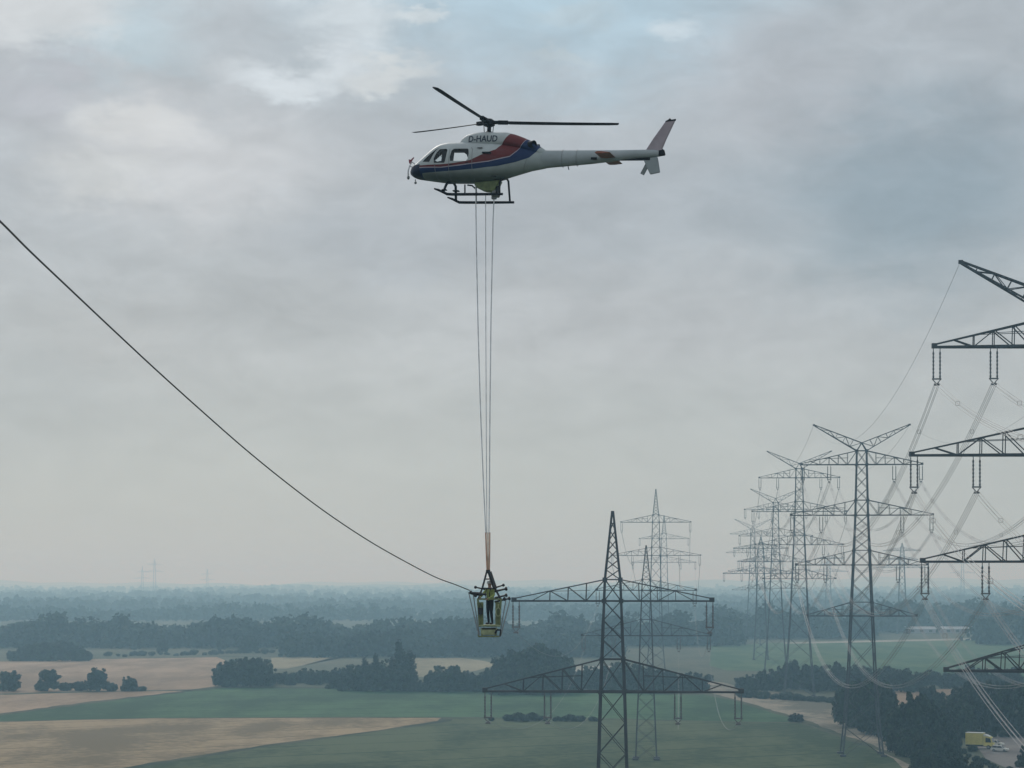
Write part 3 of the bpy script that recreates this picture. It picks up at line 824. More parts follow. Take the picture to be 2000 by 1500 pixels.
NAMES = {(0, 0): 'topmost crossarm', (1, 0): 'second crossarm', (2, 0): 'third crossarm'}
cam_pylon = dict(x=39.5, y=-36.0)
def arm_positions(spec):
    for k, (zb, zt, Ln, q) in enumerate(spec['arms']):
        for j, ax in enumerate(q):
            for sx in (-1, 1): yield k, j, sx * ax, zb - .1 - spec['ins'] - .2
ORD = ('topmost', 'second', 'third', 'fourth')
for k, j, lx, z in arm_positions(TALL):
    end = ('tip' if j == 0 else 'middle')
    sd = 'left' if lx < 0 else 'right'
    bundle(tower_pt(p0, lx, z), tower_pt(p2, lx, z), 16.5, f'wire bundle sagging to the {ORD[k]} {sd} arm {end} of the tallest whole pylon', 'wires behind the nearest pylon', 60)
    bundle(tower_pt(p2, lx, z), tower_pt(p3, lx, z + 9), 13, f'thin wire bundle running back from the {ORD[k]} {sd} arm {end} of the tallest whole pylon', 'wires between the tall pylons', 40, r=.03, gap=.45)
    bundle(tower_pt(p3, lx, z + 9), tower_pt(p4, lx, z + 4.7), 11, f'faint wire running back from the {ORD[k]} {sd} arm {end} of the second horned pylon', 'wires between the tall pylons', 24, r=.07, quad=False, name='conductor')
    if lx < 0:
        A = tower_pt(p0, lx, z); B = Vector((cam_pylon['x'] + lx, cam_pylon['y'], z - 1.5))
        bundle(A, B, 14.5, f'wire bundle coming forward from the {ORD[k]} left arm {end} of the nearest pylon', 'wires in front of the nearest pylon', 60, t1=0.78)
for sx in (-1, 1):
    nm = 'left' if sx < 0 else 'right'
    bundle(tower_pt(p0, sx * 11.4, 79), tower_pt(p2, sx * 11.4, 79), 11, f'thin earth wire sagging from the {nm} horn of the tallest whole pylon', 'earth wires', 40, r=.02, quad=False, name='earth_wire')
    bundle(tower_pt(p2, sx * 11.4, 79), tower_pt(p3, sx * 11.4, 88), 9, f'faint earth wire from the {nm} horn of the tallest whole pylon to the next', 'earth wires', 24, r=.03, quad=False, name='earth_wire')
for k, j, lx, z in arm_positions(POINTED):
    end = ('tip' if j == 0 else 'middle'); sd = 'left' if lx < 0 else 'right'
    bundle(tower_pt(p1, lx, z), tower_pt(p6, lx, z), 6.5, f'wire hanging behind the {("upper", "lower")[k]} {sd} arm {end} of the near pointed pylon', 'wires of the pointed pylons', 40, r=.017, gap=.4, quad=False, name='conductor')
for k, j, lx, z in arm_positions(SPIRE):
    end = ('tip' if j == 0 else 'middle'); sd = 'left' if lx < 0 else 'right'
    bundle(tower_pt(p5, lx, z), tower_pt(p5b, lx, z), 13, f'faint wire sagging behind the {("upper", "lower")[k]} {sd} arm {end} of the spired pylon', 'wires of the spired pylons', 24, r=.08, quad=False, name='conductor')

# ------------------------------------------------------------------ the cable being strung
cab = [(-60, 378), (0, 432), (60, 492), (137, 565), (225, 648), (310, 727), (400, 808), (480, 878), (560, 943), (640, 1003), (720, 1056), (790, 1096), (850, 1127), (890, 1142), (917, 1153)]
pts = []
for i, (x, y) in enumerate(cab):
    t = (x + 60) / 977.0
    pts.append(at(x, y, 27 * (1 - t) + 89.2 * t))
# smooth through the measured points
sm = []
for i in range(len(pts) - 1):
    p_, a_, b_, n_ = pts[max(i - 1, 0)], pts[i], pts[i + 1], pts[min(i + 2, len(pts) - 1)]
    for k in range(6):
        t = k / 6
        sm.append(0.5 * ((2 * a_) + (b_ - p_) * t + (2 * p_ - 5 * a_ + 4 * b_ - n_) * t * t + (-p_ + 3 * a_ - 3 * b_ + n_) * t ** 3))
sm.append(pts[-1])
m = MB(); m.tube(sm, [.015 + .007 * i / len(sm) for i in range(len(sm))], 8)
M['rope'] = mat('dark_cable', (0.07, 0.07, 0.08), 0.6)
tag(m.build('cable', M['rope'], smooth=True, fix=False), 'long dark cable curving down across the sky to the hanging work basket', 'cable')

# ------------------------------------------------------------------ helicopter
HD = 89.2
HM = Matrix.Translation(at(955, 361, HD)) @ Matrix.Rotation(R(165.5), 4, 'Z') @ Matrix.Rotation(R(-2.4), 4, 'Y')
HI = HM.inverted()
def hp(px, py, Y=0.0):
    """measured outline point on the helicopter's own plane Y (x nose, y port side, z up)"""
    o = HI @ Vector((0, 0, H)); d = (HI.to_3x3() @ Vector(((px - 1000) / F, 1, (Y0 - py) / F)))
    return o + d * ((Y - o.y) / d.y)

heli = thing('helicopter', 'white helicopter with red and blue swoosh hovering against the clouds', 'helicopter', (0, 0, 0))
heli.matrix_world = HM
M['black'] = mat('black_metal', (0.010, 0.010, 0.014), 0.6, spec=.2)
M['blade'] = mat('blade_paint', (0.012, 0.008, 0.014), 0.6, 0, 0.2, 1.0, .2)
M['hgrey'] = mat('grey_paint', (0.22, 0.23, 0.24), 0.45)
M['inside'] = mat('cabin_lining', (0.035, 0.035, 0.045), 0.8)
M['fin'] = mat('fin_paint', (0.38, 0.32, 0.36), 0.45, 0, 0.12, 2.5)
M['finlow'] = mat('lower_fin_paint', (0.30, 0.34, 0.36), 0.45, 0, 0.1, 3)
M['stab'] = mat('red_brown_paint', (.34, .105, .06), 0.5, 0, 0.25, 3)
M['mirrorw'] = mat('white_tube', (0.75, 0.75, 0.78), 0.4)
M['redp'] = mat('red_paint', (0.30, 0.04, 0.06), 0.5)
M['gear'] = mat('yellow_green_canvas', (0.19, 0.23, 0.10), 0.8, 0, 0.35, 5)
gm = bpy.data.materials.new('tinted_glass'); gm.use_nodes = True
t_ = gm.node_tree; t_.nodes.clear()
o_ = t_.nodes.new('ShaderNodeOutputMaterial'); mx_ = t_.nodes.new('ShaderNodeMixShader'); tr_ = t_.nodes.new('ShaderNodeBsdfTransparent'); gl_ = t_.nodes.new('ShaderNodeBsdfGlossy')
tr_.inputs[0].default_value = (.86, .90, .90, 1); gl_.inputs['Roughness'].default_value = .03
fr_ = t_.nodes.new('ShaderNodeFresnel'); fr_.inputs[0].default_value = 1.4
t_.links.new(fr_.outputs[0], mx_.inputs[0]); t_.links.new(tr_.outputs[0], mx_.inputs[1]); t_.links.new(gl_.outputs[0], mx_.inputs[2]); t_.links.new(mx_.outputs[0], o_.inputs[0])
M['glass'] = gm

def livery():
    m = bpy.data.materials.new('white_red_blue_livery'); m.use_nodes = True
    t = m.node_tree; b = t.nodes['Principled BSDF']; b.inputs['Roughness'].default_value = .5; b.inputs['Specular IOR Level'].default_value = .25
    tcn = t.nodes.new('ShaderNodeTexCoord'); sx = t.nodes.new('ShaderNodeSeparateXYZ'); t.links.new(tcn.outputs['Object'], sx.inputs[0])
    X0, X1, Z0, Z1 = -3.2, 3.8, -0.6, 2.6
    nxn = t.nodes.new('ShaderNodeMapRange'); nxn.inputs['From Min'].default_value = X0; nxn.inputs['From Max'].default_value = X1; t.links.new(sx.outputs[0], nxn.inputs['Value'])
    nz = t.nodes.new('ShaderNodeMapRange'); nz.inputs['From Min'].default_value = Z0; nz.inputs['From Max'].default_value = Z1; t.links.new(sx.outputs[2], nz.inputs['Value'])
    def curve(pts):
        P = sorted(((p.x - X0) / (X1 - X0), (p.z - Z0) / (Z1 - Z0)) for p in (hp(x, y, Y) for x, y, Y in pts))
        fc = t.nodes.new('ShaderNodeFloatCurve'); cv = fc.mapping.curves[0]
        fc.mapping.use_clip = False; fc.mapping.extend = 'HORIZONTAL'
        while len(cv.points) > 2: cv.points.remove(cv.points[-1])
        cv.points[0].location = P[0]; cv.points[1].location = P[-1]
        for p in P[1:-1]: cv.points.new(*p)
        for p in cv.points: p.handle_type = 'VECTOR'
        fc.mapping.update()
        t.links.new(nxn.outputs[0], fc.inputs['Value'])
        return fc.outputs[0]
    def gt(a, b_):
        n = t.nodes.new('ShaderNodeMath'); n.operation = 'GREATER_THAN'
        for i, v in enumerate((a, b_)):
            if isinstance(v, (int, float)): n.inputs[i].default_value = v
            else: t.links.new(v, n.inputs[i])
        return n.outputs[0]
    def ma(op, a, b_):
        n = t.nodes.new('ShaderNodeMath'); n.operation = op
        for i, v in enumerate((a, b_)):
            if isinstance(v, (int, float)): n.inputs[i].default_value = v
            else: t.links.new(v, n.inputs[i])
        return n.outputs[0]
    def mix(f, a, c):
        n = t.nodes.new('ShaderNodeMix'); n.data_type = 'RGBA'; t.links.new(f, n.inputs[0])
        if isinstance(a, tuple): n.inputs[6].default_value = a
        else: t.links.new(a, n.inputs[6])
        n.inputs[7].default_value = c
        return n.outputs[2]
    Zs = lambda pts, Y: [(780 + x * .1733, 160 + y * .1733, Y(x) if callable(Y) else Y) for x, y in pts]
    yy = lambda x: .85 if x < 1050 else (.85 - (x - 1050) / 550 * .35)
    lower = curve(Zs([(100, 1150), (215, 1150), (245, 1022), (420, 1012), (600, 1000), (850, 980), (1100, 945), (1300, 897), (1450, 845), (1530, 775), (1590, 690), (1650, 590)], yy))
    rb = curve(Zs([(100, 965), (250, 962), (470, 965), (700, 938), (1000, 895), (1240, 835), (1320, 765), (1390, 670), (1440, 590)], yy))
    upper = curve(Zs([(100, 930), (250, 938), (470, 932), (600, 920), (800, 885), (950, 808), (1080, 755), (1130, 700), (1180, 630), (1230, 565)], yy))
    z = nz.outputs[0]
    n1 = t.nodes.new('ShaderNodeTexNoise'); n1.inputs['Scale'].default_value = 2.2; n1.inputs['Detail'].default_value = 5; t.links.new(tcn.outputs['Object'], n1.inputs['Vector'])
    r1 = t.nodes.new('ShaderNodeMapRange'); r1.inputs['From Min'].default_value = .3; r1.inputs['From Max'].default_value = .7; r1.inputs['To Min'].default_value = .86; r1.inputs['To Max'].default_value = 1.08; t.links.new(n1.outputs[0], r1.inputs['Value'])
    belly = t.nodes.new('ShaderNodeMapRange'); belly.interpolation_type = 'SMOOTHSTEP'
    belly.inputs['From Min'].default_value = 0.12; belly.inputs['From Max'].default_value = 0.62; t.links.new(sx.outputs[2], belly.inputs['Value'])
    col = mix(belly.outputs[0], (.14, .16, .155, 1), (.38, .425, .43, 1))      # underside shade painted into the hull grey, darker towards the bottom
    col = mix(gt(z, lower), col, (.010, .028, .105, 1))               # blue band
    col = mix(gt(z, ma('SUBTRACT', rb, .006)), col, (.40, .36, .42, 1))   # pale pinstripe
    col = mix(gt(z, ma('ADD', rb, .006)), col, (.145, .024, .026, 1))      # red band
    col = mix(gt(z, upper), col, (.50, .54, .55, 1))
    # the nose cap is navy
    front = gt(sx.outputs[0], hp(823, 340, .5).x)
    cap = ma('MULTIPLY', front, ma('SUBTRACT', 1.0, gt(sx.outputs[2], hp(815, 324, .4).z)))
    col = mix(cap, col, (.014, .017, .045, 1))
    vm = t.nodes.new('ShaderNodeVectorMath'); vm.operation = 'SCALE'; t.links.new(col, vm.inputs[0]); t.links.new(r1.outputs[0], vm.inputs['Scale'])
    t.links.new(vm.outputs[0], b.inputs['Base Color'])
    return m
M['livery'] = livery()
M['hwhite'] = mat('white_paint', (.50, .54, .55), .42, 0, .12, 2.0)

def loft(stations, N=72, step=.05, smooth=2):
    """stations: px, top, bottom, half width, widest height fraction, upper exponent, lower exponent"""
    T = []
    for px, ty, by, hw, fr, nu, nl in stations:
        a = hp(px, ty, .2 * hw); b = hp(px, by, -.45 * hw)
        T.append(((a.x + b.x) / 2, a.z, b.z, hw, fr, nu, nl))
    T.sort()
    A = np.array(T); xs = np.arange(A[0, 0], A[-1, 0], step); xs = np.append(xs, A[-1, 0])
    cols = [np.interp(xs, A[:, 0], A[:, k]) for k in range(1, 7)]
    for _ in range(smooth):
        for k in range(6):
            c = cols[k].copy(); c[1:-1] = (cols[k][:-2] + 2 * cols[k][1:-1] + cols[k][2:]) / 4; cols[k] = c
    b = MB(); vs = []; fs = []
    for i, x in enumerate(xs):
        top, bot, hw, fr, nu, nl = (c[i] for c in cols)
        zc = bot + (top - bot) * fr
        for j in range(N):
            p = 2 * math.pi * j / N; c, s = math.cos(p), math.sin(p); n = nu if s >= 0 else nl
            y = hw * math.copysign(abs(c) ** (2 / n), c); z = zc + (top - zc if s >= 0 else zc - bot) * math.copysign(abs(s) ** (2 / n), s)
            vs.append((x, y, z))
    for i in range(len(xs) - 1):
        for j in range(N):
            q = (j + 1) % N
            fs.append((i * N + j, i * N + q, (i + 1) * N + q, (i + 1) * N + j))
    fs.append(tuple(range(N))); fs.append(tuple((len(xs) - 1) * N + j for j in reversed(range(N))))
    b.mesh(vs, fs)
    return b

ST = [(803, 335, 341, .05, .5, 2, 2), (807, 326.5, 346.5, .34, .45, 2, 2), (814, 321, 351, .56, .42, 2.2, 2.2), (822, 317.5, 353.0, .70, .42, 2.3, 2.3), (835, 305, 355, .82, .42, 2.3, 2.4),
      (845, 295.8, 356.5, .88, .42, 2.3, 2.5), (855, 287.2, 358, .92, .42, 2.4, 2.5), (866, 281.5, 359.5, .935, .42, 2.5, 2.5), (880, 279, 360.5, .94, .42, 2.6, 2.5), (898, 278.6, 361, .94, .42, 2.7, 2.5),
      (930, 278.6, 361, .94, .42, 2.7, 2.5), (962, 279, 358.5, .90, .42, 2.6, 2.4), (988, 279.5, 352, .78, .45, 2.4, 2.3), (1014, 281, 344, .60, .48, 2.3, 2.2), (1040, 286, 336, .42, .5, 2.2, 2.1), (1066, 293.5, 330.7, .30, .5, 2, 2)]
fb = loft(ST)
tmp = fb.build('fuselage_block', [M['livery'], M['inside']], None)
# glazed openings, measured from the photo
PF = [(797, 0)]
Z5 = lambda pts: [(790 + x * .07334, 260 + y * .07333) for x, y in pts]
shield = Z5([(500, 775), (560, 700), (905, 395), (830, 520), (740, 700), (690, 790)])
frontw = Z5([(800, 800), (790, 690), (850, 540), (935, 425), (1120, 415), (1150, 450), (1120, 640), (1090, 770), (1070, 800)])
rearw = Z5([(1225, 745), (1215, 640), (1255, 470), (1310, 410), (1670, 405), (1705, 440), (1715, 560), (1690, 690), (1640, 745)])
def lp(poly, Y): return [(hp(x, y, Y).x, hp(x, y, Y).z) for x, y in poly]
cut = MB()
near_open = [lp(shield, .72), lp(frontw, .85), lp(rearw, .88)]
for q in near_open: cut.prism(q, .25, 1.6)
# the starboard side has the same glazing, its sliding door stands open behind
far_open = [lp(Z5([(520, 760), (600, 640), (760, 520), (800, 560), (770, 800), (600, 800)]), -.72),
            lp(Z5([(800, 830), (840, 430), (1120, 430), (1150, 500), (1100, 830)]), -.85),
            lp(Z5([(1215, 800), (1240, 545), (1620, 540), (1680, 590), (1700, 680), (1650, 800)]), -.88)]
for q in far_open: cut.prism(q, -1.6, -.25)
# centre of the windscreen: two panes with a post between
wz0, wz1 = hp(826, 316, .3), hp(852, 291, .3)
def pane_cut(y0, y1):
    n = Vector((wz1.x - wz0.x, 0, wz1.z - wz0.z)); nrm = Vector((n.z * -1, 0, n.x)); nrm.normalize()
    nrm = -nrm if nrm.x < 0 else nrm
    a = wz0 + n * .06; b = wz0 + n * .93
    vs = []
    for y in (y0, y1):
        for p, s in ((a, -.22), (a, .5), (b, .5), (b, -.22)):
            vs.append((p.x + nrm.x * s, y, p.z + nrm.z * s))
    cut.mesh(vs, [(0, 1, 2, 3), (7, 6, 5, 4), (0, 4, 5, 1), (1, 5, 6, 2), (2, 6, 7, 3), (3, 7, 4, 0)])
pane_cut(.03, .44); pane_cut(-.44, -.03)
cutter = cut.build('cutter', M['inside'])
so = tmp.modifiers.new('s', 'SOLIDIFY'); so.thickness = .05; so.offset = -1; so.material_offset = 1
bo = tmp.modifiers.new('b', 'BOOLEAN'); bo.operation = 'DIFFERENCE'; bo.solver = 'EXACT'; bo.object = cutter; bo.use_self = True
dg = bpy.context.evaluated_depsgraph_get()
me = bpy.data.meshes.new_from_object(tmp.evaluated_get(dg))
me.name = 'fuselage'
glass_src = tmp.data
bpy.data.objects.remove(cutter)
fus = bpy.data.objects.new('fuselage', me); C.objects.link(fus); fus.parent = heli
me.shade_smooth(); me.set_sharp_from_angle(angle=R(35))

def inside_poly(x, z, poly):
    r = False; n = len(poly)
    for i in range(n):
        x1, z1 = poly[i]; x2, z2 = poly[i - 1]
        if (z1 > z) != (z2 > z) and x < (x2 - x1) * (z - z1) / (z2 - z1) + x1: r = not r
    return r
def grow(poly, k):
    cx = sum(p[0] for p in poly) / len(poly); cz = sum(p[1] for p in poly) / len(poly)
    return [(cx + (x - cx) * k, cz + (z - cz) * k) for x, z in poly]
def glass_part(name, poly, side, parent=heli):
    gp = grow(poly, 1.12); bm = bmesh.new(); bm.from_mesh(glass_src)
    dead = [f for f in bm.faces if not ((f.calc_center_median().y * side > .2) and inside_poly(f.calc_center_median().x, f.calc_center_median().z, gp))]
    bmesh.ops.delete(bm, geom=dead, context='FACES')
    bm.normal_update()
    for v in bm.verts: v.co -= v.normal * .02
    g_ = bpy.data.meshes.new(name); bm.to_mesh(g_); bm.free()
    g_.materials.clear(); g_.materials.append(M['glass']); g_.shade_smooth()
    g_.polygons.foreach_set('material_index', [0] * len(g_.polygons))
    o = bpy.data.objects.new(name, g_); C.objects.link(o); o.parent = parent
    return o
glass_part('windscreen_pane', near_open[0], 1); glass_part('windscreen_pane', far_open[0], -1)
glass_part('door_window', near_open[1], 1); glass_part('door_window', far_open[1], -1)
glass_part('cabin_window', near_open[2], 1)
bm = bmesh.new(); bm.from_mesh(glass_src)
dead = []
for f in bm.faces:
    c = f.calc_center_median()
    ok = abs(c.y) < .5 and f.normal.z > .3 and wz0.x + .05 > c.x > wz1.x - .05 and c.z > wz0.z - .05
    if not ok: dead.append(f)
bmesh.ops.delete(bm, geom=dead, context='FACES')
for v in bm.verts: v.co -= v.normal * .02
g_ = bpy.data.meshes.new('windscreen'); bm.to_mesh(g_); bm.free()
g_.materials.clear(); g_.materials.append(M['glass']); g_.shade_smooth(); g_.polygons.foreach_set('material_index', [0] * len(g_.polygons))
ow = bpy.data.objects.new('windscreen', g_); C.objects.link(ow); ow.parent = heli
bpy.data.objects.remove(tmp)

# engine cowling on the roof
CW = [(899, 280, 292, .16, .2, 2.2, 2), (904, 271, 292, .30, .2, 2.3, 2), (914, 264, 292, .44, .25, 2.4, 2), (930, 259.8, 293, .54, .3, 2.5, 2), (946, 258.6, 294, .58, .35, 2.6, 2), (993, 258.8, 296, .60, .4, 2.5, 2),
      (1008, 262.5, 298, .58, .42, 2.4, 2), (1023, 268, 300, .52, .42, 2.3, 2), (1040, 275.5, 304, .42, .45, 2.2, 2), (1053, 284, 308, .34, .45, 2.1, 2), (1066, 293, 312, .24, .45, 2, 2)]
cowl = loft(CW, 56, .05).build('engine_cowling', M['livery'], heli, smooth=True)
# tail boom
TB = [(1060, 292.8, 331, .33, .5, 2, 2), (1064, 293, 330.5, .32, .5, 2, 2), (1075, 293.4, 329, .305, .5, 2, 2), (1160, 293, 321, .24, .5, 2, 2), (1200, 293, 316, .20, .5, 2, 2), (1230, 292.5, 312.5, .17, .5, 2, 2), (1256, 292, 309.5, .15, .5, 2, 2), (1284, 292, 307, .12, .5, 2, 2), (1290, 294, 306, .06, .5, 2, 2)]
M['boom'] = mat('boom_paint', (.34, .38, .40), .42, 0, .14, 1.6)
boom = loft(TB, 32, .1).build('tail_boom', M['boom'], heli, smooth=True)
# panel seams and clutter that the photo shows along the boom
b = MB()
for px, ty, by, w in ((1100, 293.3, 326.5, .285), (1128, 293.2, 324.2, .262)):
    a = hp(px, (ty + by) / 2); r_ = (hp(px, ty).z - hp(px, by).z) / 2
    pts = [(a.x, (w + .004) * math.cos(2 * math.pi * k / 28), a.z + (r_ + .004) * math.sin(2 * math.pi * k / 28)) for k in range(29)]
    b.tube(pts, .012, 5, cap=False)
b.build('boom_seam', M['hgrey'], heli)
a0 = hp(1160, 309.5, .24)
b = MB(); b.box(a0.x - .12, a0.x + .13, .225, .247, a0.z - .045, a0.z + .05); b.build('boom_marking', M['black'], heli, bevel=.004)
b = MB(); q = hp(1109, 329, 0); b.tube([(q.x, 0, q.z + .1), (q.x - .05, 0, q.z - .05)], .02, 6); b.build('antenna', M['black'], heli)
q = hp(1222, 313, 0); b = MB(); b.box(q.x - 1.0, q.x + 1.3, -.06, .06, q.z - .01, q.z + .09); b.build('boom_keel', M['black'], heli, bevel=.01)

# fins and stabiliser
def plate(name, poly, th, m, bev=.02, Y=0.0):
    b = MB(); b.prism([(hp(x, y, Y).x, hp(x, y, Y).z) for x, y in poly], Y - th / 2, Y + th / 2)
    return b.build(name, m, heli, bevel=bev)
plate('upper_fin', [(1262, 293), (1277, 270), (1290, 252), (1301, 236.5), (1319, 235), (1310, 254), (1301, 273), (1294, 290), (1293, 303), (1262, 304)], .11, M['fin'])
plate('fin_tip', [(1299.5, 237), (1305, 234.6), (1309, 231), (1311.5, 234.2), (1320.5, 232.5), (1318.5, 236.5), (1300.5, 238.5)], .13, M['black'], .01)
plate('lower_fin', [(1256, 309.5), (1263, 326), (1270, 341), (1289.5, 337), (1287, 321), (1284.5, 306.5)], .09, M['finlow'])
plate('tail_cone', [(1286, 293), (1297, 291.5), (1300, 303.5), (1285, 305.5)], .16, M['black'], .03)
b = MB()
st0, st1 = hp(1174, 308, 0), hp(1204, 309, 0)
for (y0, y1) in ((-1.27, 1.27),):
    prof = [(st0.x + .0, 0), (st0.x - .10, .05), (st0.x - .3, .045), (st1.x, .0), (st0.x - .3, -.04), (st0.x - .08, -.04)]
    b.prism([(x, st0.z + z - .02) for x, z in prof], y0, y1)
b.build('horizontal_stabiliser', M['stab'], heli, bevel=.008)

# tail rotor on the starboard side
hub_t = hp(1275, 300, -.32)
tr = MB(); tr.tube([(hub_t.x, -.02, hub_t.z), (hub_t.x, -.42, hub_t.z)], [.09, .07], 10)
tro = tr.build('tail_rotor_hub', M['black'], heli, smooth=True)
d1 = (hp(1310, 238, -.4) - hp(1277, 299, -.4)).normalized()
for s in (1, -1):
    b = MB(); c = Vector((hub_t.x, -.4, hub_t.z)); e = d1 * s; pr = Vector((-d1.z, 0, d1.x))
    vs = []
    for yo in (-.012, .012):
        for u, w in ((.08, .05), (.25, .09), (.92, .085), (.92, -.085), (.25, -.09), (.08, -.05)):
            p = c + e * u + pr * w; vs.append((p.x, p.y + yo, p.z))
    b.mesh(vs, [(0, 1, 2, 3, 4, 5), (11, 10, 9, 8, 7, 6)] + [(i, (i + 1) % 6, 6 + (i + 1) % 6, 6 + i) for i in range(6)])
    b.build('tail_rotor_blade', M['finlow'], heli)

# main rotor
mb_, mt_ = hp(955, 261), hp(955, 239)
b = MB(); b.tube([(mb_.x, 0, mb_.z - .1), (mb_.x, 0, mb_.z + .02), (mb_.x, 0, mb_.z + .1), (mb_.x, 0, mt_.z)], [.26, .2, .085, .075], 14)
for a in (.6, 2.7, 4.8):
    b.tube([(mb_.x + .2 * math.cos(a), .2 * math.sin(a), mb_.z), (mb_.x + .24 * math.cos(a), .24 * math.sin(a), mt_.z - .05)], .016, 6)
b.build('rotor_mast', M['black'], heli, smooth=True)
hx, hz = mt_.x, mt_.z
hb = MB(); hb.tube([(hx, 0, hz - .17), (hx, 0, hz - .12), (hx, 0, hz + .06), (hx, 0, hz + .14)], [.16, .25, .24, .12], 16)
for al in (201.9, 81.9, 321.9):
    a = R(al); e = Vector((math.cos(a), math.sin(a), .05)); pr = Vector((-math.sin(a), math.cos(a), 0)); o = Vector((hx, 0, hz))
    hb.bar(o + e * .12, o + e * .62, .26, .10); hb.bar(o + e * .38 + pr * .0, o + e * .78, .15, .15)
hb.build('rotor_hub', M['black'], heli)
for al in (201.9, 81.9, 321.9):
    b = MB(); nseg = 14; c = .37; prof = [(.5 * c * .52, 0), (.30 * c, .055 * c * 1.1), (0, .06 * c), (-.5 * c, .006), (0, -.04 * c), (.30 * c, -.04 * c)]
    vs = []
    for i in range(nseg + 1):
        u = .55 + (5.35 - .55) * i / nseg; k = .45 if i == 0 else 1.0
        tw = R(-(13 - 6 * i / nseg)); cone = .052 * u - .0022 * u * (5.35 - u)
        if i == nseg: k = .8
        for y, z in prof:
            yy_, zz_ = -y * k, z * (1.6 if i == 0 else 1)
            vs.append((u, yy_ * math.cos(tw) - zz_ * math.sin(tw), yy_ * math.sin(tw) + zz_ * math.cos(tw) + cone))
    fs = [(i * 6 + j, i * 6 + (j + 1) % 6, (i + 1) * 6 + (j + 1) % 6, (i + 1) * 6 + j) for i in range(nseg) for j in range(6)] + [tuple(range(6)), tuple(nseg * 6 + j for j in reversed(range(6)))]
    b.mesh(vs, fs)
    o = b.build('rotor_blade', M['blade'], heli, smooth=True); o.location = (hx, 0, hz); o.rotation_euler = (0, 0, R(al))

# exhausts and small cowling details
for s in (1, -1):
    q = hp(1037, 283, .36); 
    b = MB(); b.tube([(q.x + .25, s * .22, q.z), (q.x, s * .34, q.z + .01), (q.x - .16, s * .42, q.z + .02)], [.14, .15, .155], 14, cap=False)
    b.tube([(q.x - .02, s * .35, q.z + .01), (q.x + .2, s * .25, q.z)], [.14, .13], 14)
    b.build('exhaust_pipe', M['black'], heli, smooth=True)
q = hp(949, 298, .9); b = MB(); b.box(q.x - .20, q.x + .16, .80, .93, q.z - .035, q.z + .035); b.build('air_intake', M['black'], heli, bevel=.01)
q = hp(937, 288, .85); b = MB(); b.box(q.x - .10, q.x + .10, .72, .86, q.z - .02, q.z + .02); b.build('air_vent', M['hgrey'], heli, bevel=.006)
for px, py in ((880, 321.5), (912, 318)):
    q = hp(px, py, .93); b = MB(); b.box(q.x - .06, q.x + .06, .90, .955, q.z - .015, q.z + .015); b.build('door_handle', M['black'], heli, bevel=.005)

# skids
skid_mat = M['black']
NY = 1.08
for pts, Y in (([(848, 368.5), (856, 371), (865, 375), (873, 379), (884, 379.6), (930, 379.4), (982, 379)], NY), ([(874, 385.5), (884, 389), (892, 393), (897, 395.3), (910, 395.5), (960, 395.5), (1004, 395.2)], -NY)):
    b = MB(); b.tube([hp(x, y, Y) for x, y in pts], [.03, .05, .055, .058, .058, .058, .05], 10); b.build('landing_skid', skid_mat, heli, smooth=True)
b = MB(); b.tube([hp(866, 375, NY), hp(871, 362, .62), hp(874, 357, .4), hp(886, 357, -.4), hp(890, 364, -.7), hp(890.5, 391, -NY)], .055, 8); b.build('cross_tube', skid_mat, heli, smooth=True)
b = MB(); b.tube([hp(975, 378.5, NY), hp(976, 358, .7), hp(978, 352, .4), hp(990, 349, -.4), hp(993, 354, -.8), hp(996, 394, -NY)], .042, 8); b.build('cross_tube', skid_mat, heli, smooth=True)
b = MB(); b.tube([hp(908, 379, NY), hp(908, 361, .75)], .03, 6); b.build('step_strut', skid_mat, heli)
b = MB(); b.tube([hp(930, 395, -NY), hp(930, 360, -.75)], .032, 6); b.build('step_strut', skid_mat, heli)
b = MB(); q = hp(891, 373, -1.0); b.box(q.x - .13, q.x + .13, -1.1, -.88, q.z - .03, q.z + .02); b.build('step', skid_mat, heli, bevel=.01)
b = MB(); q = hp(868, 371, 1.05); b.box(q.x - .1, q.x + .1, .95, 1.15, q.z - .02, q.z + .02); b.build('step', skid_mat, heli, bevel=.01)

# sling gear under the belly
b = MB()
q0, q1, q2, q3 = hp(928, 357, 0), hp(980, 353, 0), hp(968, 376, 0), hp(946, 374, 0)
pr = [(q0.x, q0.z), (q1.x, q1.z), ((q1.x + q2.x) / 2, (q1.z + q2.z) / 2 - .02), (q2.x, q2.z), (q3.x, q3.z), (hp(930, 366).x, hp(930, 366).z)]
b.prism(pr, -.22, .22); b.build('sling_frame', M['gear'], heli, bevel=.04)
b = MB(); q = hp(966, 376, .1); b.tube([(q.x - .16, .02, q.z), (q.x + .08, .02, q.z)], [.20, .20], 14); b.build('sling_reel', M['hgrey'], heli, smooth=True, bevel=.0)
b = MB(); q = hp(971, 373, .1); b.tube([(q.x - .06, .02, q.z), (q.x + .02, .02, q.z)], [.24, .24], 14); b.build('reel_guard', M['black'], heli, smooth=True)
b = MB(); q = hp(965, 385, .0); b.box(q.x - .10, q.x + .10, -.08, .08, q.z - .09, q.z + .13); b.build('cargo_hook', M['hgrey'], heli, bevel=.02)
b = MB(); b.tube([hp(913, 361.5, .1), hp(922, 362.5, .1), hp(929, 369, .1), hp(931, 378, .1)], .035, 6); b.build('hose', M['black'], heli, smooth=True)

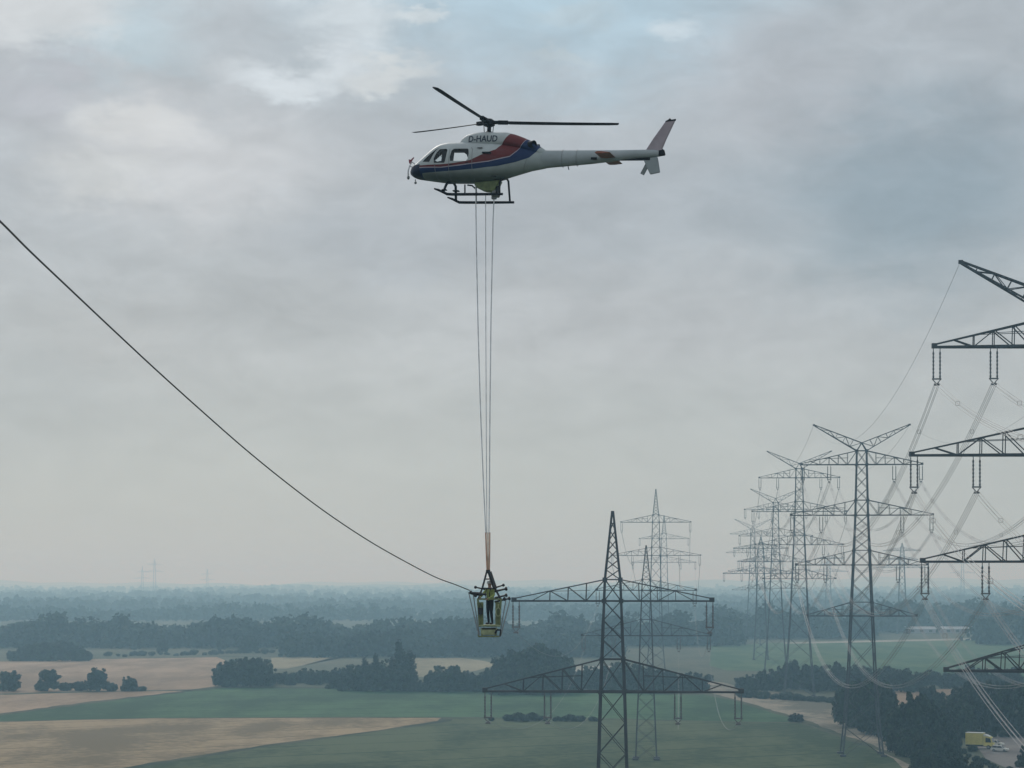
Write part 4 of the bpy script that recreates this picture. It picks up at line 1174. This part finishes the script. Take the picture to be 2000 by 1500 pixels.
# nose: load mirrors on a white bracket, wire cutter
b = MB(); b.tube([hp(813, 322, .25), hp(805, 316.5, .25), hp(800, 324, .3), hp(797, 335, .32), hp(797, 345, .32)], .028, 6); b.tube([hp(809, 327, .2), hp(800, 325, .28)], .024, 6); b.build('mirror_bracket', M['mirrorw'], heli, smooth=True)
b = MB(); q = hp(803, 314, .3); b.prism([(hp(x, y, .3).x, hp(x, y, .3).z) for x, y in ((798.5, 311.5), (803, 312.5), (808.5, 307), (803, 315.5), (800, 320))], .22, .36); b.build('wire_cutter', M['redp'], heli, bevel=.01)
for px, py, rr in ((797, 347, .085), (811, 357, .06)):
    q = hp(px, py, .3); b = MB(); b.tube([(q.x + .03, .3, q.z), (q.x + .0, .3, q.z), (q.x - .05, .3, q.z)], [rr * .6, rr, rr * .8], 12); 
    b.tube([(q.x, .3, q.z + rr), (q.x - (.02 if py < 350 else -.0), .3, q.z + rr + .08)], .02, 6)
    b.build('load_mirror', M['hgrey'], heli, smooth=True)

# cabin fittings
b = MB(); q = hp(846, 322, 0); b.box(q.x - .12, q.x + .28, -.55, .55, q.z - .35, q.z + .18); b.build('instrument_panel', M['inside'], heli, bevel=.04)
zf = hp(900, 348, 0).z
b = MB(); b.box(hp(975, 340).x, hp(840, 340).x, -.55, .55, zf - .03, zf); b.build('cabin_floor', M['inside'], heli)
for px, ys in ((866, (-.42, .42)), ):
    q = hp(px, 330, 0)
    for y in ys:
        b = MB(); b.box(q.x - .12, q.x + .38, y - .24, y + .24, zf + .25, zf + .38); b.prism([(q.x - .18, zf + .3), (q.x - .06, zf + .3), (q.x - .12, zf + 1.18), (q.x - .26, zf + 1.18)], y - .23, y + .23); b.build('seat', M['inside'], heli, bevel=.03)
b = MB(); q = hp(927, 330, 0); b.box(q.x - .1, q.x + .1, -.60, .60, zf, zf + .38); b.build('rear_bench', M['inside'], heli, bevel=.03)

# door seams follow the skin of the fuselage
fbv = BVHTree.FromPolygons([v.co.copy() for v in fus.data.vertices], [tuple(p.vertices) for p in fus.data.polygons])
def seam(name, pts, Y=.95, r=.011):
    pp = []
    for i in range(len(pts) - 1):
        for k in range(8):
            x = pts[i][0] + (pts[i + 1][0] - pts[i][0]) * k / 8; y = pts[i][1] + (pts[i + 1][1] - pts[i][1]) * k / 8
            p = hp(x, y, Y); hit = fbv.ray_cast(Vector((p.x, 3, p.z)), Vector((0, -1, 0)))
            if hit[0] is not None: pp.append(Vector((p.x, hit[0].y + .002, p.z)))
    b = MB(); b.tube(pp, r, 5); b.build(name, M['hgrey'], heli)
seam('door_seam', [(849, 346), (848.5, 320), (851.5, 293), (856, 287.5)])
seam('door_seam', [(849, 346), (853, 350), (872, 351), (875, 346), (876.5, 312), (877.5, 287)])
seam('door_seam', [(878, 351), (918, 352), (921, 346), (921.5, 290), (918, 286)])
seam('panel_seam', [(930, 352), (985, 346), (1010, 338)])
seam('panel_seam', [(1010, 340), (1018, 318), (1024, 304)])

# registration on the cowling
cu = bpy.data.curves.new('registration', 'FONT'); cu.body = 'D-HAUD'; cu.size = 1.0; cu.offset = .018; cu.resolution_u = 3
to = bpy.data.objects.new('registration', cu); C.objects.link(to)
tm = bpy.data.meshes.new_from_object(to.evaluated_get(bpy.context.evaluated_depsgraph_get()))
bpy.data.objects.remove(to)
bm = bmesh.new(); bm.from_mesh(tm)
bmesh.ops.triangulate(bm, faces=bm.faces); bmesh.ops.subdivide_edges(bm, edges=[e for e in bm.edges if e.calc_length() > .12], cuts=3)
xs = [v.co.x for v in bm.verts]; ys = [v.co.y for v in bm.verts]
pA, pB = hp(914.5, 277.5, .55), hp(972.5, 264.2, .55)
dgm = cowl.data; bvh = BVHTree.FromPolygons([v.co.copy() for v in dgm.vertices], [tuple(p.vertices) for p in dgm.polygons])
for v in bm.verts:
    u = (v.co.x - min(xs)) / (max(xs) - min(xs)); w = (v.co.y - min(ys)) / (max(ys) - min(ys))
    X = pA.x + (pB.x - pA.x) * u; Z = pA.z + (pB.z - pA.z) * w
    hit = bvh.ray_cast(Vector((X, 3, Z)), Vector((0, -1, 0)))
    v.co = Vector((X, (hit[0].y if hit[0] else .5) + .012, Z))
bm.to_mesh(tm); bm.free(); tm.materials.clear(); M['ink'] = mat('registration_paint', (.012, .022, .05), .6); tm.materials.append(M['ink'])
lo_ = bpy.data.objects.new('registration_lettering', tm); C.objects.link(lo_); lo_.parent = heli

# ------------------------------------------------------------------ people
M['skin'] = mat('skin', (.42, .26, .19), .6)
M['hivis'] = mat('yellow_green_jacket', (.34, .41, .12), .8, 0, .3, 9)
M['trouser'] = mat('dark_trousers', (.014, .013, .024), .85, 0, .3, 9)
M['boot'] = mat('boots', (.02, .018, .016), .6)
M['helmet'] = mat('white_helmet', (.55, .56, .52), .4)
M['hair'] = mat('dark_hair', (.02, .016, .013), .8)

def person_mesh(J, E, root, mats):
    """one skinned body; J joint -> (point, radius), E edges with material index"""
    names = list(J); ix = {n: i for i, n in enumerate(names)}
    names.remove(root); names.insert(0, root); ix = {n: i for i, n in enumerate(names)}
    me = bpy.data.meshes.new('body'); me.from_pydata([J[n][0] for n in names], [(ix[a], ix[b]) for a, b, _ in E], [])
    o = bpy.data.objects.new('body', me); C.objects.link(o)
    sk = o.modifiers.new('skin', 'SKIN'); sk.use_smooth_shade = True
    if not me.skin_vertices:
        bm = bmesh.new(); bm.from_mesh(me); bm.verts.layers.skin.verify(); bm.to_mesh(me); bm.free()
    for n in names:
        r = J[n][1]; v = me.skin_vertices[0].data[ix[n]]; v.radius = (r, r) if not isinstance(r, tuple) else r; v.use_root = (n == root)
    sd = o.modifiers.new('sub', 'SUBSURF'); sd.levels = 2; sd.render_levels = 2
    out = bpy.data.meshes.new_from_object(o.evaluated_get(bpy.context.evaluated_depsgraph_get()))
    bpy.data.objects.remove(o)
    out.materials.clear()
    for q in mats: out.materials.append(q)
    segs = [(Vector(J[a][0]), Vector(J[b][0]), mi) for a, b, mi in E]
    for p in out.polygons:
        c = p.center; best = (9e9, 0)
        for a, b, mi in segs:
            d = b - a; t = max(0, min(1, (c - a).dot(d) / max(1e-9, d.length_squared))); q = (c - a - d * t).length
            if q < best[0]: best = (q, mi)
        p.material_index = best[1]
    return out

def add_hand(b, wrist, fwd, side, down, m=0):
    """palm with four unequal curled fingers and a thumb, closed on a bar"""
    for k, (o, ln) in enumerate(((-.032, .062), (-.011, .072), (.011, .068), (.031, .054))):
        base = wrist + fwd * .085 + side * o
        p1 = base + fwd * ln * .45; p2 = p1 + down * ln * .42 + fwd * ln * .1; p3 = p2 - fwd * ln * .32 + down * .01
        b.tube([base - fwd * .03, base, p1, p2, p3], [.0095, .0095, .009, .0085, .007], 6, m=m)
    s = 1
    t0 = wrist + fwd * .03 + side * .036
    b.tube([t0, t0 + side * .02 + fwd * .03 + down * .01, t0 + side * .012 + fwd * .055 + down * .04], [.012, .011, .009], 6, m=m)

def standing_worker(loc, rotz, label):
    t = thing('person', label, 'person', loc); t.rotation_euler = (0, 0, rotz)
    J = dict(pelvis=((0, 0, .95), .125), waist=((0, .01, 1.08), .12), chest=((0, .0, 1.30), .155), neckb=((0, 0, 1.45), .075), neck=((0, -.015, 1.53), .05), head=((0, -.03, 1.64), .085), crown=((0, -.025, 1.71), .075),
             lsh=((.17, 0, 1.41), .066), lel=((.30, -.12, 1.19), .05), lwr=((.20, -.36, 1.05), .036), lha=((.19, -.44, 1.04), .036),
             rsh=((-.17, 0, 1.41), .066), rel=((-.31, -.12, 1.20), .05), rwr=((-.24, -.36, 1.08), .036), rha=((-.23, -.44, 1.07), .036),
             lhip=((.09, 0, .90), .10), lkn=((.10, -.04, .50), .066), lan=((.11, .02, .10), .045), lhe=((.11, .03, .045), .045), lto=((.12, -.15, .04), .038),
             rhip=((-.09, 0, .90), .10), rkn=((-.09, -.02, .50), .066), ran=((-.10, .04, .10), .045), rhe=((-.10, .05, .045), .045), rto=((-.12, -.13, .04), .038))
    E = [('pelvis', 'waist', 1), ('waist', 'chest', 1), ('chest', 'neckb', 1), ('neckb', 'neck', 0), ('neck', 'head', 0), ('head', 'crown', 0)]
    for s in 'lr':
        E += [('chest', s + 'sh', 1), (s + 'sh', s + 'el', 1), (s + 'el', s + 'wr', 1), (s + 'wr', s + 'ha', 0), ('pelvis', s + 'hip', 2), (s + 'hip', s + 'kn', 2), (s + 'kn', s + 'an', 2), (s + 'an', s + 'he', 3), (s + 'he', s + 'to', 3)]
    me_ = person_mesh(J, E, 'pelvis', [M['skin'], M['hivis'], M['trouser'], M['boot']])
    b = MB()
    for s in 'lr':
        w, h_ = Vector(J[s + 'wr'][0]), Vector(J[s + 'ha'][0]); f = (h_ - w).normalized()
        add_hand(b, w, f, Vector((-1 if s == 'l' else 1, 0, 0)), Vector((0, 0, -1)))
    # nose, brow, ears and mouth ridge belong to the head
    b.tube([(0, -.105, 1.665), (0, -.128, 1.635), (0, -.108, 1.622)], [.010, .014, .010], 6)
    b.tube([(-.024, -.105, 1.60), (0, -.112, 1.598), (.024, -.105, 1.60)], [.005, .007, .005], 6)
    for s in (-1, 1):
        b.tube([(s * .083, -.02, 1.67), (s * .092, -.015, 1.645), (s * .082, -.02, 1.615)], [.010, .014, .009], 6)
        b.tube([(s * .032 - .012, -.104, 1.663), (s * .032 + .012, -.104, 1.663)], .008, 6)
    bm = bmesh.new(); bm.from_mesh(me_)
    e_ = bpy.data.meshes.new('x'); e_.from_pydata(b.v, [], b.f); bm.from_mesh(e_); bm.to_mesh(me_); bm.free(); bpy.data.meshes.remove(e_)
    me_.shade_smooth()
    o = bpy.data.objects.new('body', me_); C.objects.link(o); o.parent = t
    h = MB(); n = 16
    rings = [(1.665, .118), (1.675, .108), (1.72, .104), (1.76, .086), (1.785, .05), (1.792, .005)]
    h.mesh([(r * math.cos(2 * math.pi * j / n), -.028 + r * 1.12 * math.sin(2 * math.pi * j / n), z) for z, r in rings for j in range(n)],
           [(i * n + j, i * n + (j + 1) % n, (i + 1) * n + (j + 1) % n, (i + 1) * n + j) for i in range(5) for j in range(n)])
    h.build('helmet', M['helmet'], t, smooth=True)
    hs = MB()   # safety harness over the jacket
    for s in (-1, 1):
        hs.tube([(s * .09, -.15, 1.05), (s * .10, -.165, 1.25), (s * .10, -.10, 1.45), (s * .09, .10, 1.44), (s * .07, .17, 1.25), (s * .08, .14, 1.05)], .016, 6)
    hs.tube([(.15 * math.cos(a), .01 + .15 * math.sin(a), 1.04) for a in np.linspace(0, 6.283, 18)], .022, 6)
    hs.build('harness', M['trouser'], t)
    return t

def seated_pilot(label):
    t = thing('person', label, 'person', (0, 0, 0)); t.matrix_world = HM
    q = hp(867, 330, 0); x0 = q.x; z0 = zf + .36; y0 = -.42
    P = lambda x, y, z: (x0 + x, y0 + y, z0 + z)
    J = dict(pelvis=(P(.02, 0, .12), .13), waist=(P(-.02, 0, .28), .125), chest=(P(-.03, 0, .50), .155), neckb=(P(0, 0, .64), .07), neck=(P(.02, 0, .70), .05), head=(P(.04, 0, .80), .09), crown=(P(.03, 0, .87), .085),
             lsh=(P(-.01, .18, .59), .065), lel=(P(.12, .24, .36), .05), lwr=(P(.36, .16, .34), .036), lha=(P(.43, .14, .34), .036),
             rsh=(P(-.01, -.18, .59), .065), rel=(P(.10, -.24, .34), .05), rwr=(P(.34, -.10, .30), .036), rha=(P(.41, -.07, .30), .036),
             lhip=(P(.06, .10, .10), .10), lkn=(P(.50, .14, .18), .068), lan=(P(.66, .13, -.20), .046), lto=(P(.84, .13, -.27), .04),
             rhip=(P(.06, -.10, .10), .10), rkn=(P(.50, -.14, .18), .068), ran=(P(.66, -.13, -.20), .046), rto=(P(.84, -.13, -.27), .04))
    E = [('pelvis', 'waist', 1), ('waist', 'chest', 1), ('chest', 'neckb', 1), ('neckb', 'neck', 0), ('neck', 'head', 0), ('head', 'crown', 0)]
    for s in 'lr':
        E += [('chest', s + 'sh', 1), (s + 'sh', s + 'el', 1), (s + 'el', s + 'wr', 1), (s + 'wr', s + 'ha', 0), ('pelvis', s + 'hip', 2), (s + 'hip', s + 'kn', 2), (s + 'kn', s + 'an', 2), (s + 'an', s + 'to', 3)]
    me_ = person_mesh(J, E, 'pelvis', [M['skin'], M['inside'], M['trouser'], M['boot']])
    b = MB()
    for s, sg in (('l', -1), ('r', 1)):
        w, h_ = Vector(J[s + 'wr'][0]), Vector(J[s + 'ha'][0]); add_hand(b, w, (h_ - w).normalized(), Vector((0, sg, 0)), Vector((0, 0, -1)))
    hd = Vector(P(.04, 0, .80)); b.tube([hd + Vector((.08, 0, .02)), hd + Vector((.10, 0, -.01)), hd + Vector((.08, 0, -.02))], [.01, .014, .01], 6)
    bm = bmesh.new(); bm.from_mesh(me_)
    e_ = bpy.data.meshes.new('x'); e_.from_pydata(b.v, [], b.f); bm.from_mesh(e_); bm.to_mesh(me_); bm.free(); bpy.data.meshes.remove(e_)
    me_.shade_smooth()
    o = bpy.data.objects.new('body', me_); C.objects.link(o); o.parent = t
    hm = MB(); n = 14; c = Vector(P(.03, 0, .83))
    rings = [(-.06, .10), (-.02, .125), (.05, .122), (.10, .09), (.13, .04), (.137, .004)]
    hm.mesh([(c.x + r * 1.1 * math.cos(2 * math.pi * j / n) - .02, c.y + r * math.sin(2 * math.pi * j / n), c.z + z) for z, r in rings for j in range(n)],
            [(i * n + j, i * n + (j + 1) % n, (i + 1) * n + (j + 1) % n, (i + 1) * n + j) for i in range(5) for j in range(n)])
    hm.build('helmet', M['trouser'], t, smooth=True)
seated_pilot('seated pilot in dark clothing and helmet behind the helicopter cabin windows')

# ------------------------------------------------------------------ hanging work basket
BD = 89.2
B0 = at(956, 1244, BD)
bk = thing('work_basket', 'yellow green steel work basket hanging below the helicopter', 'work basket', B0)
bz = lambda py: (1244 - py) / F * BD
bx = lambda px: (px - 956) / F * BD
M['cage'] = mat('weathered_green_paint', (.165, .195, .085), .6, 0, .3, 5)
M['cage2'] = mat('pale_green_panel', (.33, .37, .21), .6, 0, .25, 6)
M['dark'] = mat('dark_rubber', (.012, .012, .016), .5)
b = MB()
# cage: four posts leaning outward, rings at floor, mid and rail height
tp = [(sx * .47, sy * .42, bz(1170)) for sx, sy in ((-1, -1), (1, -1), (1, 1), (-1, 1))]
bt = [(sx * .40, sy * .36, bz(1222)) for sx, sy in ((-1, -1), (1, -1), (1, 1), (-1, 1))]
for i in range(4):
    q = (i + 1) % 4
    b.bar(bt[i], tp[i], .07); b.bar(tp[i], tp[q], .06); b.bar(bt[i], bt[q], .07)
    m1, m2 = Vector(bt[i]).lerp(Vector(tp[i]), .5), Vector(bt[q]).lerp(Vector(tp[q]), .5)
    if i % 2: b.bar(m1, m2, .045)
b.build('cage_frame', M['cage'], bk)
b = MB(); b.box(-.44, .44, -.40, .40, bz(1222) - .02, bz(1222) + .05); b.build('floor_plate', M['cage2'], bk, bevel=.015)
b = MB(); b.prism([(-.34, bz(1240)), (.30, bz(1240)), (.34, bz(1226)), (-.36, bz(1226))], -.32, .32); b.build('tool_box', M['cage2'], bk, bevel=.03)
b = MB(); b.box(-.30, .26, -.335, -.322, bz(1229), bz(1226.5)); b.build('box_lid_gap', M['dark'], bk)
for sx in (-1, 1):
    b = MB()
    x0, x1 = (-.51, -.24) if sx < 0 else (.24, .46)
    b.mesh([(x0, -.40, bz(1176)), (x1, -.44, bz(1176)), (x1 - .0, -.36, bz(1221)), (x0 + .12 * (1 if sx < 0 else 0), -.33, bz(1221)),
            (x0, -.36, bz(1176)), (x1, -.40, bz(1176)), (x1 - .0, -.32, bz(1221)), (x0 + .12 * (1 if sx < 0 else 0), -.29, bz(1221))],
           [(0, 1, 2, 3), (7, 6, 5, 4), (0, 4, 5, 1), (1, 5, 6, 2), (2, 6, 7, 3), (3, 7, 4, 0)])
    b.build('side_panel', M['cage'], bk, bevel=.012)
b = MB()
b.tube([(-.46, -.36, bz(1240)), (-.44, -.36, bz(1243)), (.40, -.36, bz(1243)), (.46, -.36, bz(1238)), (.46, .36, bz(1238)), (.40, .36, bz(1243)), (-.44, .36, bz(1243)), (-.46, .36, bz(1240)), (-.46, -.36, bz(1240))], .028, 6)
for x in (-.3, .26):
    for y in (-.34, .34): b.bar((x, y, bz(1243)), (x, y, bz(1238)), .05)
b.build('skid_ring', M['cage'], bk)
# hanger: tall A of flat plates that meets the straps
ap = (bx(953), 0, bz(1115))
b = MB()
for sy in (-.32, .32):
    b.bar((bx(942), sy, bz(1149)), (bx(950.5), sy * .2, bz(1117)), .07, .10)
    b.bar((bx(967), sy, bz(1150)), (bx(956), sy * .2, bz(1117)), .14, .10)
    b.bar((bx(942), sy, bz(1149)), (-.46, sy * 1.3, bz(1170)), .06); b.bar((bx(967), sy, bz(1150)), (.46, sy * 1.3, bz(1170)), .06)
    b.bar((bx(942), sy, bz(1149)), (bx(967), sy, bz(1150)), .06); b.bar((bx(947), sy * .5, bz(1131)), (bx(961), sy * .5, bz(1131)), .05)
b.box(bx(949), bx(957.5), -.10, .10, bz(1120), bz(1113))
b.build('hanger_frame', M['dark'], bk)
# roller arms that guide the wires
def arm(x0, y0, x1, y1, w, dep, end=True):
    q = MB(); a, c = Vector((bx(x0), dep, bz(y0))), Vector((bx(x1), dep, bz(y1)))
    q.tube([a, a.lerp(c, .5), c], [w, w * .85, w * .7], 8)
    if end:
        d = (c - a).normalized(); q.tube([c - d * .10, c - d * .05, c], [w * 1.5, w * 1.7, w * 1.3], 8)
    q.build('roller_arm', M['dark'], bk, smooth=True)
arm(949, 1151.5, 926, 1146.5, .036, .25)
arm(950, 1161.5, 917, 1156.5, .045, -.30)
arm(941, 1160.5, 921, 1158.5, .085, -.30, False)
arm(966, 1148, 985.5, 1142, .038, .25)
arm(966, 1155, 991, 1149.3, .05, -.25)
arm(966, 1168, 991, 1162, .045, .25)
arm(966, 1175.5, 997, 1168, .045, -.30)
# thin stays from the arm ends down to the base
for x0, y0, x1, y1, dp in ((915.5, 1156.5, 935.5, 1241, -.33), (924, 1161, 936, 1241, .33), (997, 1168, 978, 1242, -.33), (988, 1172, 976, 1241, .33)):
    q = MB(); q.bar((bx(x0), dp * .9, bz(y0)), (bx(x1), dp, bz(y1)), .04); q.build('stay', M['hgrey'], bk)
b = MB(); b.bar((.30, -.37, bz(1230)), (.47, -.37, bz(1230)), .07); b.bar((.46, -.37, bz(1230)), (.43, -.37, bz(1243)), .06); b.bar((.30, -.37, bz(1230)), (.24, -.37, bz(1237)), .08); b.build('foot_bracket', M['dark'], bk)
standing_worker(B0 + Vector((.02, .02, bz(1222) + .05)), R(-38), 'person in yellow green jacket, dark trousers and helmet standing in the hanging basket')

# gear carried on the cage
for px, py, dp in ((929, 1163, -.36), (985, 1170, -.36)):
    q = MB(); x, z = bx(px), bz(py); q.tube([(x, dp - .03, z), (x, dp - .02, z), (x, dp + .02, z), (x, dp + .03, z)], [.075, .06, .06, .075], 12); q.tube([(x, dp, z + .07), (x, dp, z + .14)], .018, 6)
    q.build('pulley', M['dark'], bk, smooth=True)
q = MB()
for k in range(3):
    q.tube([(.36 + .10 * math.cos(a), -.46 - .02 * k, 1.02 + .17 * math.sin(a)) for a in np.linspace(0, 6.283, 16)], .022, 6)
q.tube([(.36, -.50, 1.18), (.36, -.44, 1.34)], .022, 6)
q.build('rope_coil', M['cage2'], bk, smooth=True)
q = MB(); q.prism([(-.44, .92), (-.27, .92), (-.25, 1.18), (-.46, 1.20)], -.52, -.42); q.tube([(-.42, -.47, 1.19), (-.36, -.46, 1.36), (-.29, -.47, 1.18)], .014, 6); q.build('tool_bag', M['dark'], bk, bevel=.02)

# ropes and straps from the cargo hook to the basket
M['sling'] = mat('pale_sling_rope', (.78, .80, .84), .7, 0, .2, 3)
M['strap'] = mat('orange_strap', (.55, .33, .24), .75, 0, .2, 4)
M['strap2'] = mat('cream_strap', (.66, .58, .44), .75, 0, .2, 4)
hk = lambda px, py, Y: HM @ hp(px, py, Y)
def line(pts, r, m, name, label, cat, group):
    q = MB(); q.tube(pts, r, 7); tag(q.build(name, m, smooth=True), label, cat, group)
line([hk(929, 362, .25), at(929.5, 400, HD), at(930.5, 480, HD), at(934, 650, HD), at(938.5, 800, HD), at(944.5, 950, HD), at(949, 1042, HD)], .024, M['sling'], 'sling_rope', 'leftmost pale sling rope hanging from the helicopter belly', 'rope', 'sling ropes')
line([at(948.5, 382, HD), at(948.7, 480, HD), at(949, 650, HD), at(949.8, 850, HD), at(951, 1042, HD)], .018, M['sling'], 'sling_rope', 'middle pale sling rope hanging straight under the belly hook', 'rope', 'sling ropes')
line([hk(965, 386, 0), at(963, 430, HD), at(959, 620, HD), at(957, 800, HD), at(956, 950, HD), at(955, 1042, HD)], .024, M['sling'], 'sling_rope', 'rightmost pale sling rope below the cargo hook', 'rope', 'sling ropes')
line([at(948.8, 1040, HD), at(950, 1080, HD), at(951.5, 1116, HD)], .032, M['strap'], 'lifting_strap', 'rust orange strap on the left above the basket', 'strap', 'lifting straps')
line([at(953, 1040, HD + .05), at(953.2, 1080, HD + .05), at(953.6, 1116, HD + .05)], .028, M['strap2'], 'lifting_strap', 'cream strap between the two rust orange straps', 'strap', 'lifting straps')
line([at(956.6, 1040, HD), at(956.4, 1080, HD), at(955.6, 1116, HD)], .028, M['strap'], 'lifting_strap', 'rust orange strap on the right above the basket', 'strap', 'lifting straps')

# ------------------------------------------------------------------ vehicles in the yard
M['vyellow'] = mat('yellow_vehicle_paint', (.66, .58, .15), .45, 0, .12, .6)
M['vwhite'] = mat('white_vehicle_paint', (.62, .63, .60), .4, 0, .06, .8)
M['vglass'] = mat('vehicle_glass', (.015, .018, .02), .12)
M['tyre'] = mat('tyre_rubber', (.015, .015, .015), .85)
M['lamp'] = mat('lamp_lens', (.55, .55, .50), .2)
def wheels(t, xs, hw, r):
    for x in xs:
        for s in (-1, 1):
            w = MB(); w.tube([(x, s * (hw - .2), r), (x, s * (hw - .17), r), (x, s * (hw + .01), r), (x, s * (hw + .03), r)], [r * .85, r, r, r * .8], 16)
            o = w.build('wheel', M['tyre'], t, smooth=True)
            k = MB(); k.tube([(x, s * (hw + .031), r), (x, s * (hw + .045), r)], [r * .58, r * .5], 12); k.build('rim', M['hgrey'], o)

tk = thing('box_truck', 'yellow box truck with pale roof parked among the dark trees', 'truck', gnd(1916, 1462)); tk.rotation_euler = (0, 0, R(-27)); tk.scale = (1.04, 1.0, 1.03)
b = MB(); b.box(-3.5, .7, -1.2, 1.2, .95, 3.75); b.build('cargo_box', M['vyellow'], tk, bevel=.05)
b = MB(); b.box(-3.54, .74, -1.24, 1.24, 3.75, 3.86); b.build('box_roof', M['vwhite'], tk, bevel=.03)
b = MB(); b.prism([(.8, .7), (3.0, .7), (3.05, 1.5), (2.65, 2.75), (2.4, 2.95), (.8, 3.1)], -1.1, 1.1); b.build('cab', M['vyellow'], tk, bevel=.06)
b = MB(); b.prism([(2.4, 2.97), (.8, 3.12), (.8, 3.5), (1.3, 3.45)], -1.0, 1.0); b.build('wind_deflector', M['vwhite'], tk, bevel=.05)
b = MB(); b.mesh([(3.02, -.98, 1.58), (3.02, .98, 1.58), (2.69, .95, 2.65), (2.69, -.95, 2.65)], [(0, 1, 2, 3)]); b.v = [(x + .06, y, z + .015) for x, y, z in b.v]; b.build('windscreen', M['vglass'], tk)
for s in (-1, 1):
    b = MB(); y = s * 1.108; b.poly([(1.35, y, 1.6), (2.75, y, 1.6), (2.5, y, 2.6), (1.35, y, 2.7)]); b.build('side_window', M['vglass'], tk)
    b = MB(); b.box(3.02, 3.10, s * .85 - .15, s * .85 + .15, .95, 1.15); b.build('headlight', M['lamp'], tk, bevel=.01)
b = MB(); b.box(-3.5, 2.6, -.5, .5, .55, .93); b.build('chassis', M['black'], tk, bevel=.02)
b = MB(); b.box(2.98, 3.14, -1.1, 1.1, .5, .8); b.build('bumper', M['black'], tk, bevel=.03)
wheels(tk, (-2.4, 2.1), 1.1, .48)

def car(px, py, rot, label):
    t = thing('car', label, 'car', gnd(px, py), 'white cars in the yard'); t.rotation_euler = (0, 0, rot)
    b = MB(); b.prism([(-2.1, .32), (2.05, .32), (2.12, .55), (2.05, .78), (1.1, .92), (-1.9, .98), (-2.12, .85), (-2.15, .5)], -.87, .87); b.build('body', M['vwhite'], t, bevel=.05)
    b = MB(); z0, z1 = .93, 1.46
    lo4 = [(-1.95, -.80, z0), (1.0, -.80, z0), (1.0, .80, z0), (-1.95, .80, z0)]; hi4 = [(-1.65, -.62, z1), (.35, -.62, z1), (.35, .62, z1), (-1.65, .62, z1)]
    b.mesh(lo4 + hi4, [(3, 2, 1, 0), (4, 5, 6, 7), (0, 1, 5, 4), (1, 2, 6, 5), (2, 3, 7, 6), (3, 0, 4, 7)]); b.build('window_band', M['vglass'], t, bevel=.03)
    b = MB(); b.box(-1.72, .42, -.66, .66, z1 - .02, z1 + .05); b.build('roof', M['vwhite'], t, bevel=.03)
    for s in (-1, 1):
        b = MB(); b.box(2.03, 2.12, s * .62 - .16, s * .62 + .16, .60, .74); b.build('headlight', M['lamp'], t, bevel=.01)
        b = MB()
        for x0, x1 in ((.98, .38), (-.55, -.5), (-1.9, -1.66)): b.bar((x0, s * .805, z0), (x1, s * .64, z1), .07)
        b.build('roof_pillars', M['vwhite'], t)
    wheels(t, (-1.3, 1.3), .87, .33)
car(1945, 1457, R(-38), 'white car parked just right of the yellow box truck')
car(1953, 1468, R(-30), 'white car parked nearest, in front of the other white car')

# ------------------------------------------------------------------ air
hz_ = MB(); hz_.box(-15000, 15000, -900, 15200, -1.5, 97.0)
hm_ = bpy.data.materials.new('haze'); hm_.use_nodes = True
ht = hm_.node_tree; ht.nodes.clear()
ho = ht.nodes.new('ShaderNodeOutputMaterial'); pv = ht.nodes.new('ShaderNodeVolumePrincipled')
pv.inputs['Color'].default_value = (.46, .77, 1.0, 1); pv.inputs['Absorption Color'].default_value = (1, 1, 1, 1); pv.inputs['Density'].default_value = 3.6e-4; pv.inputs['Anisotropy'].default_value = 0.35
ht.links.new(pv.outputs[0], ho.inputs['Volume'])
hzo = hz_.build('haze', hm_); hzo['kind'] = 'stuff'
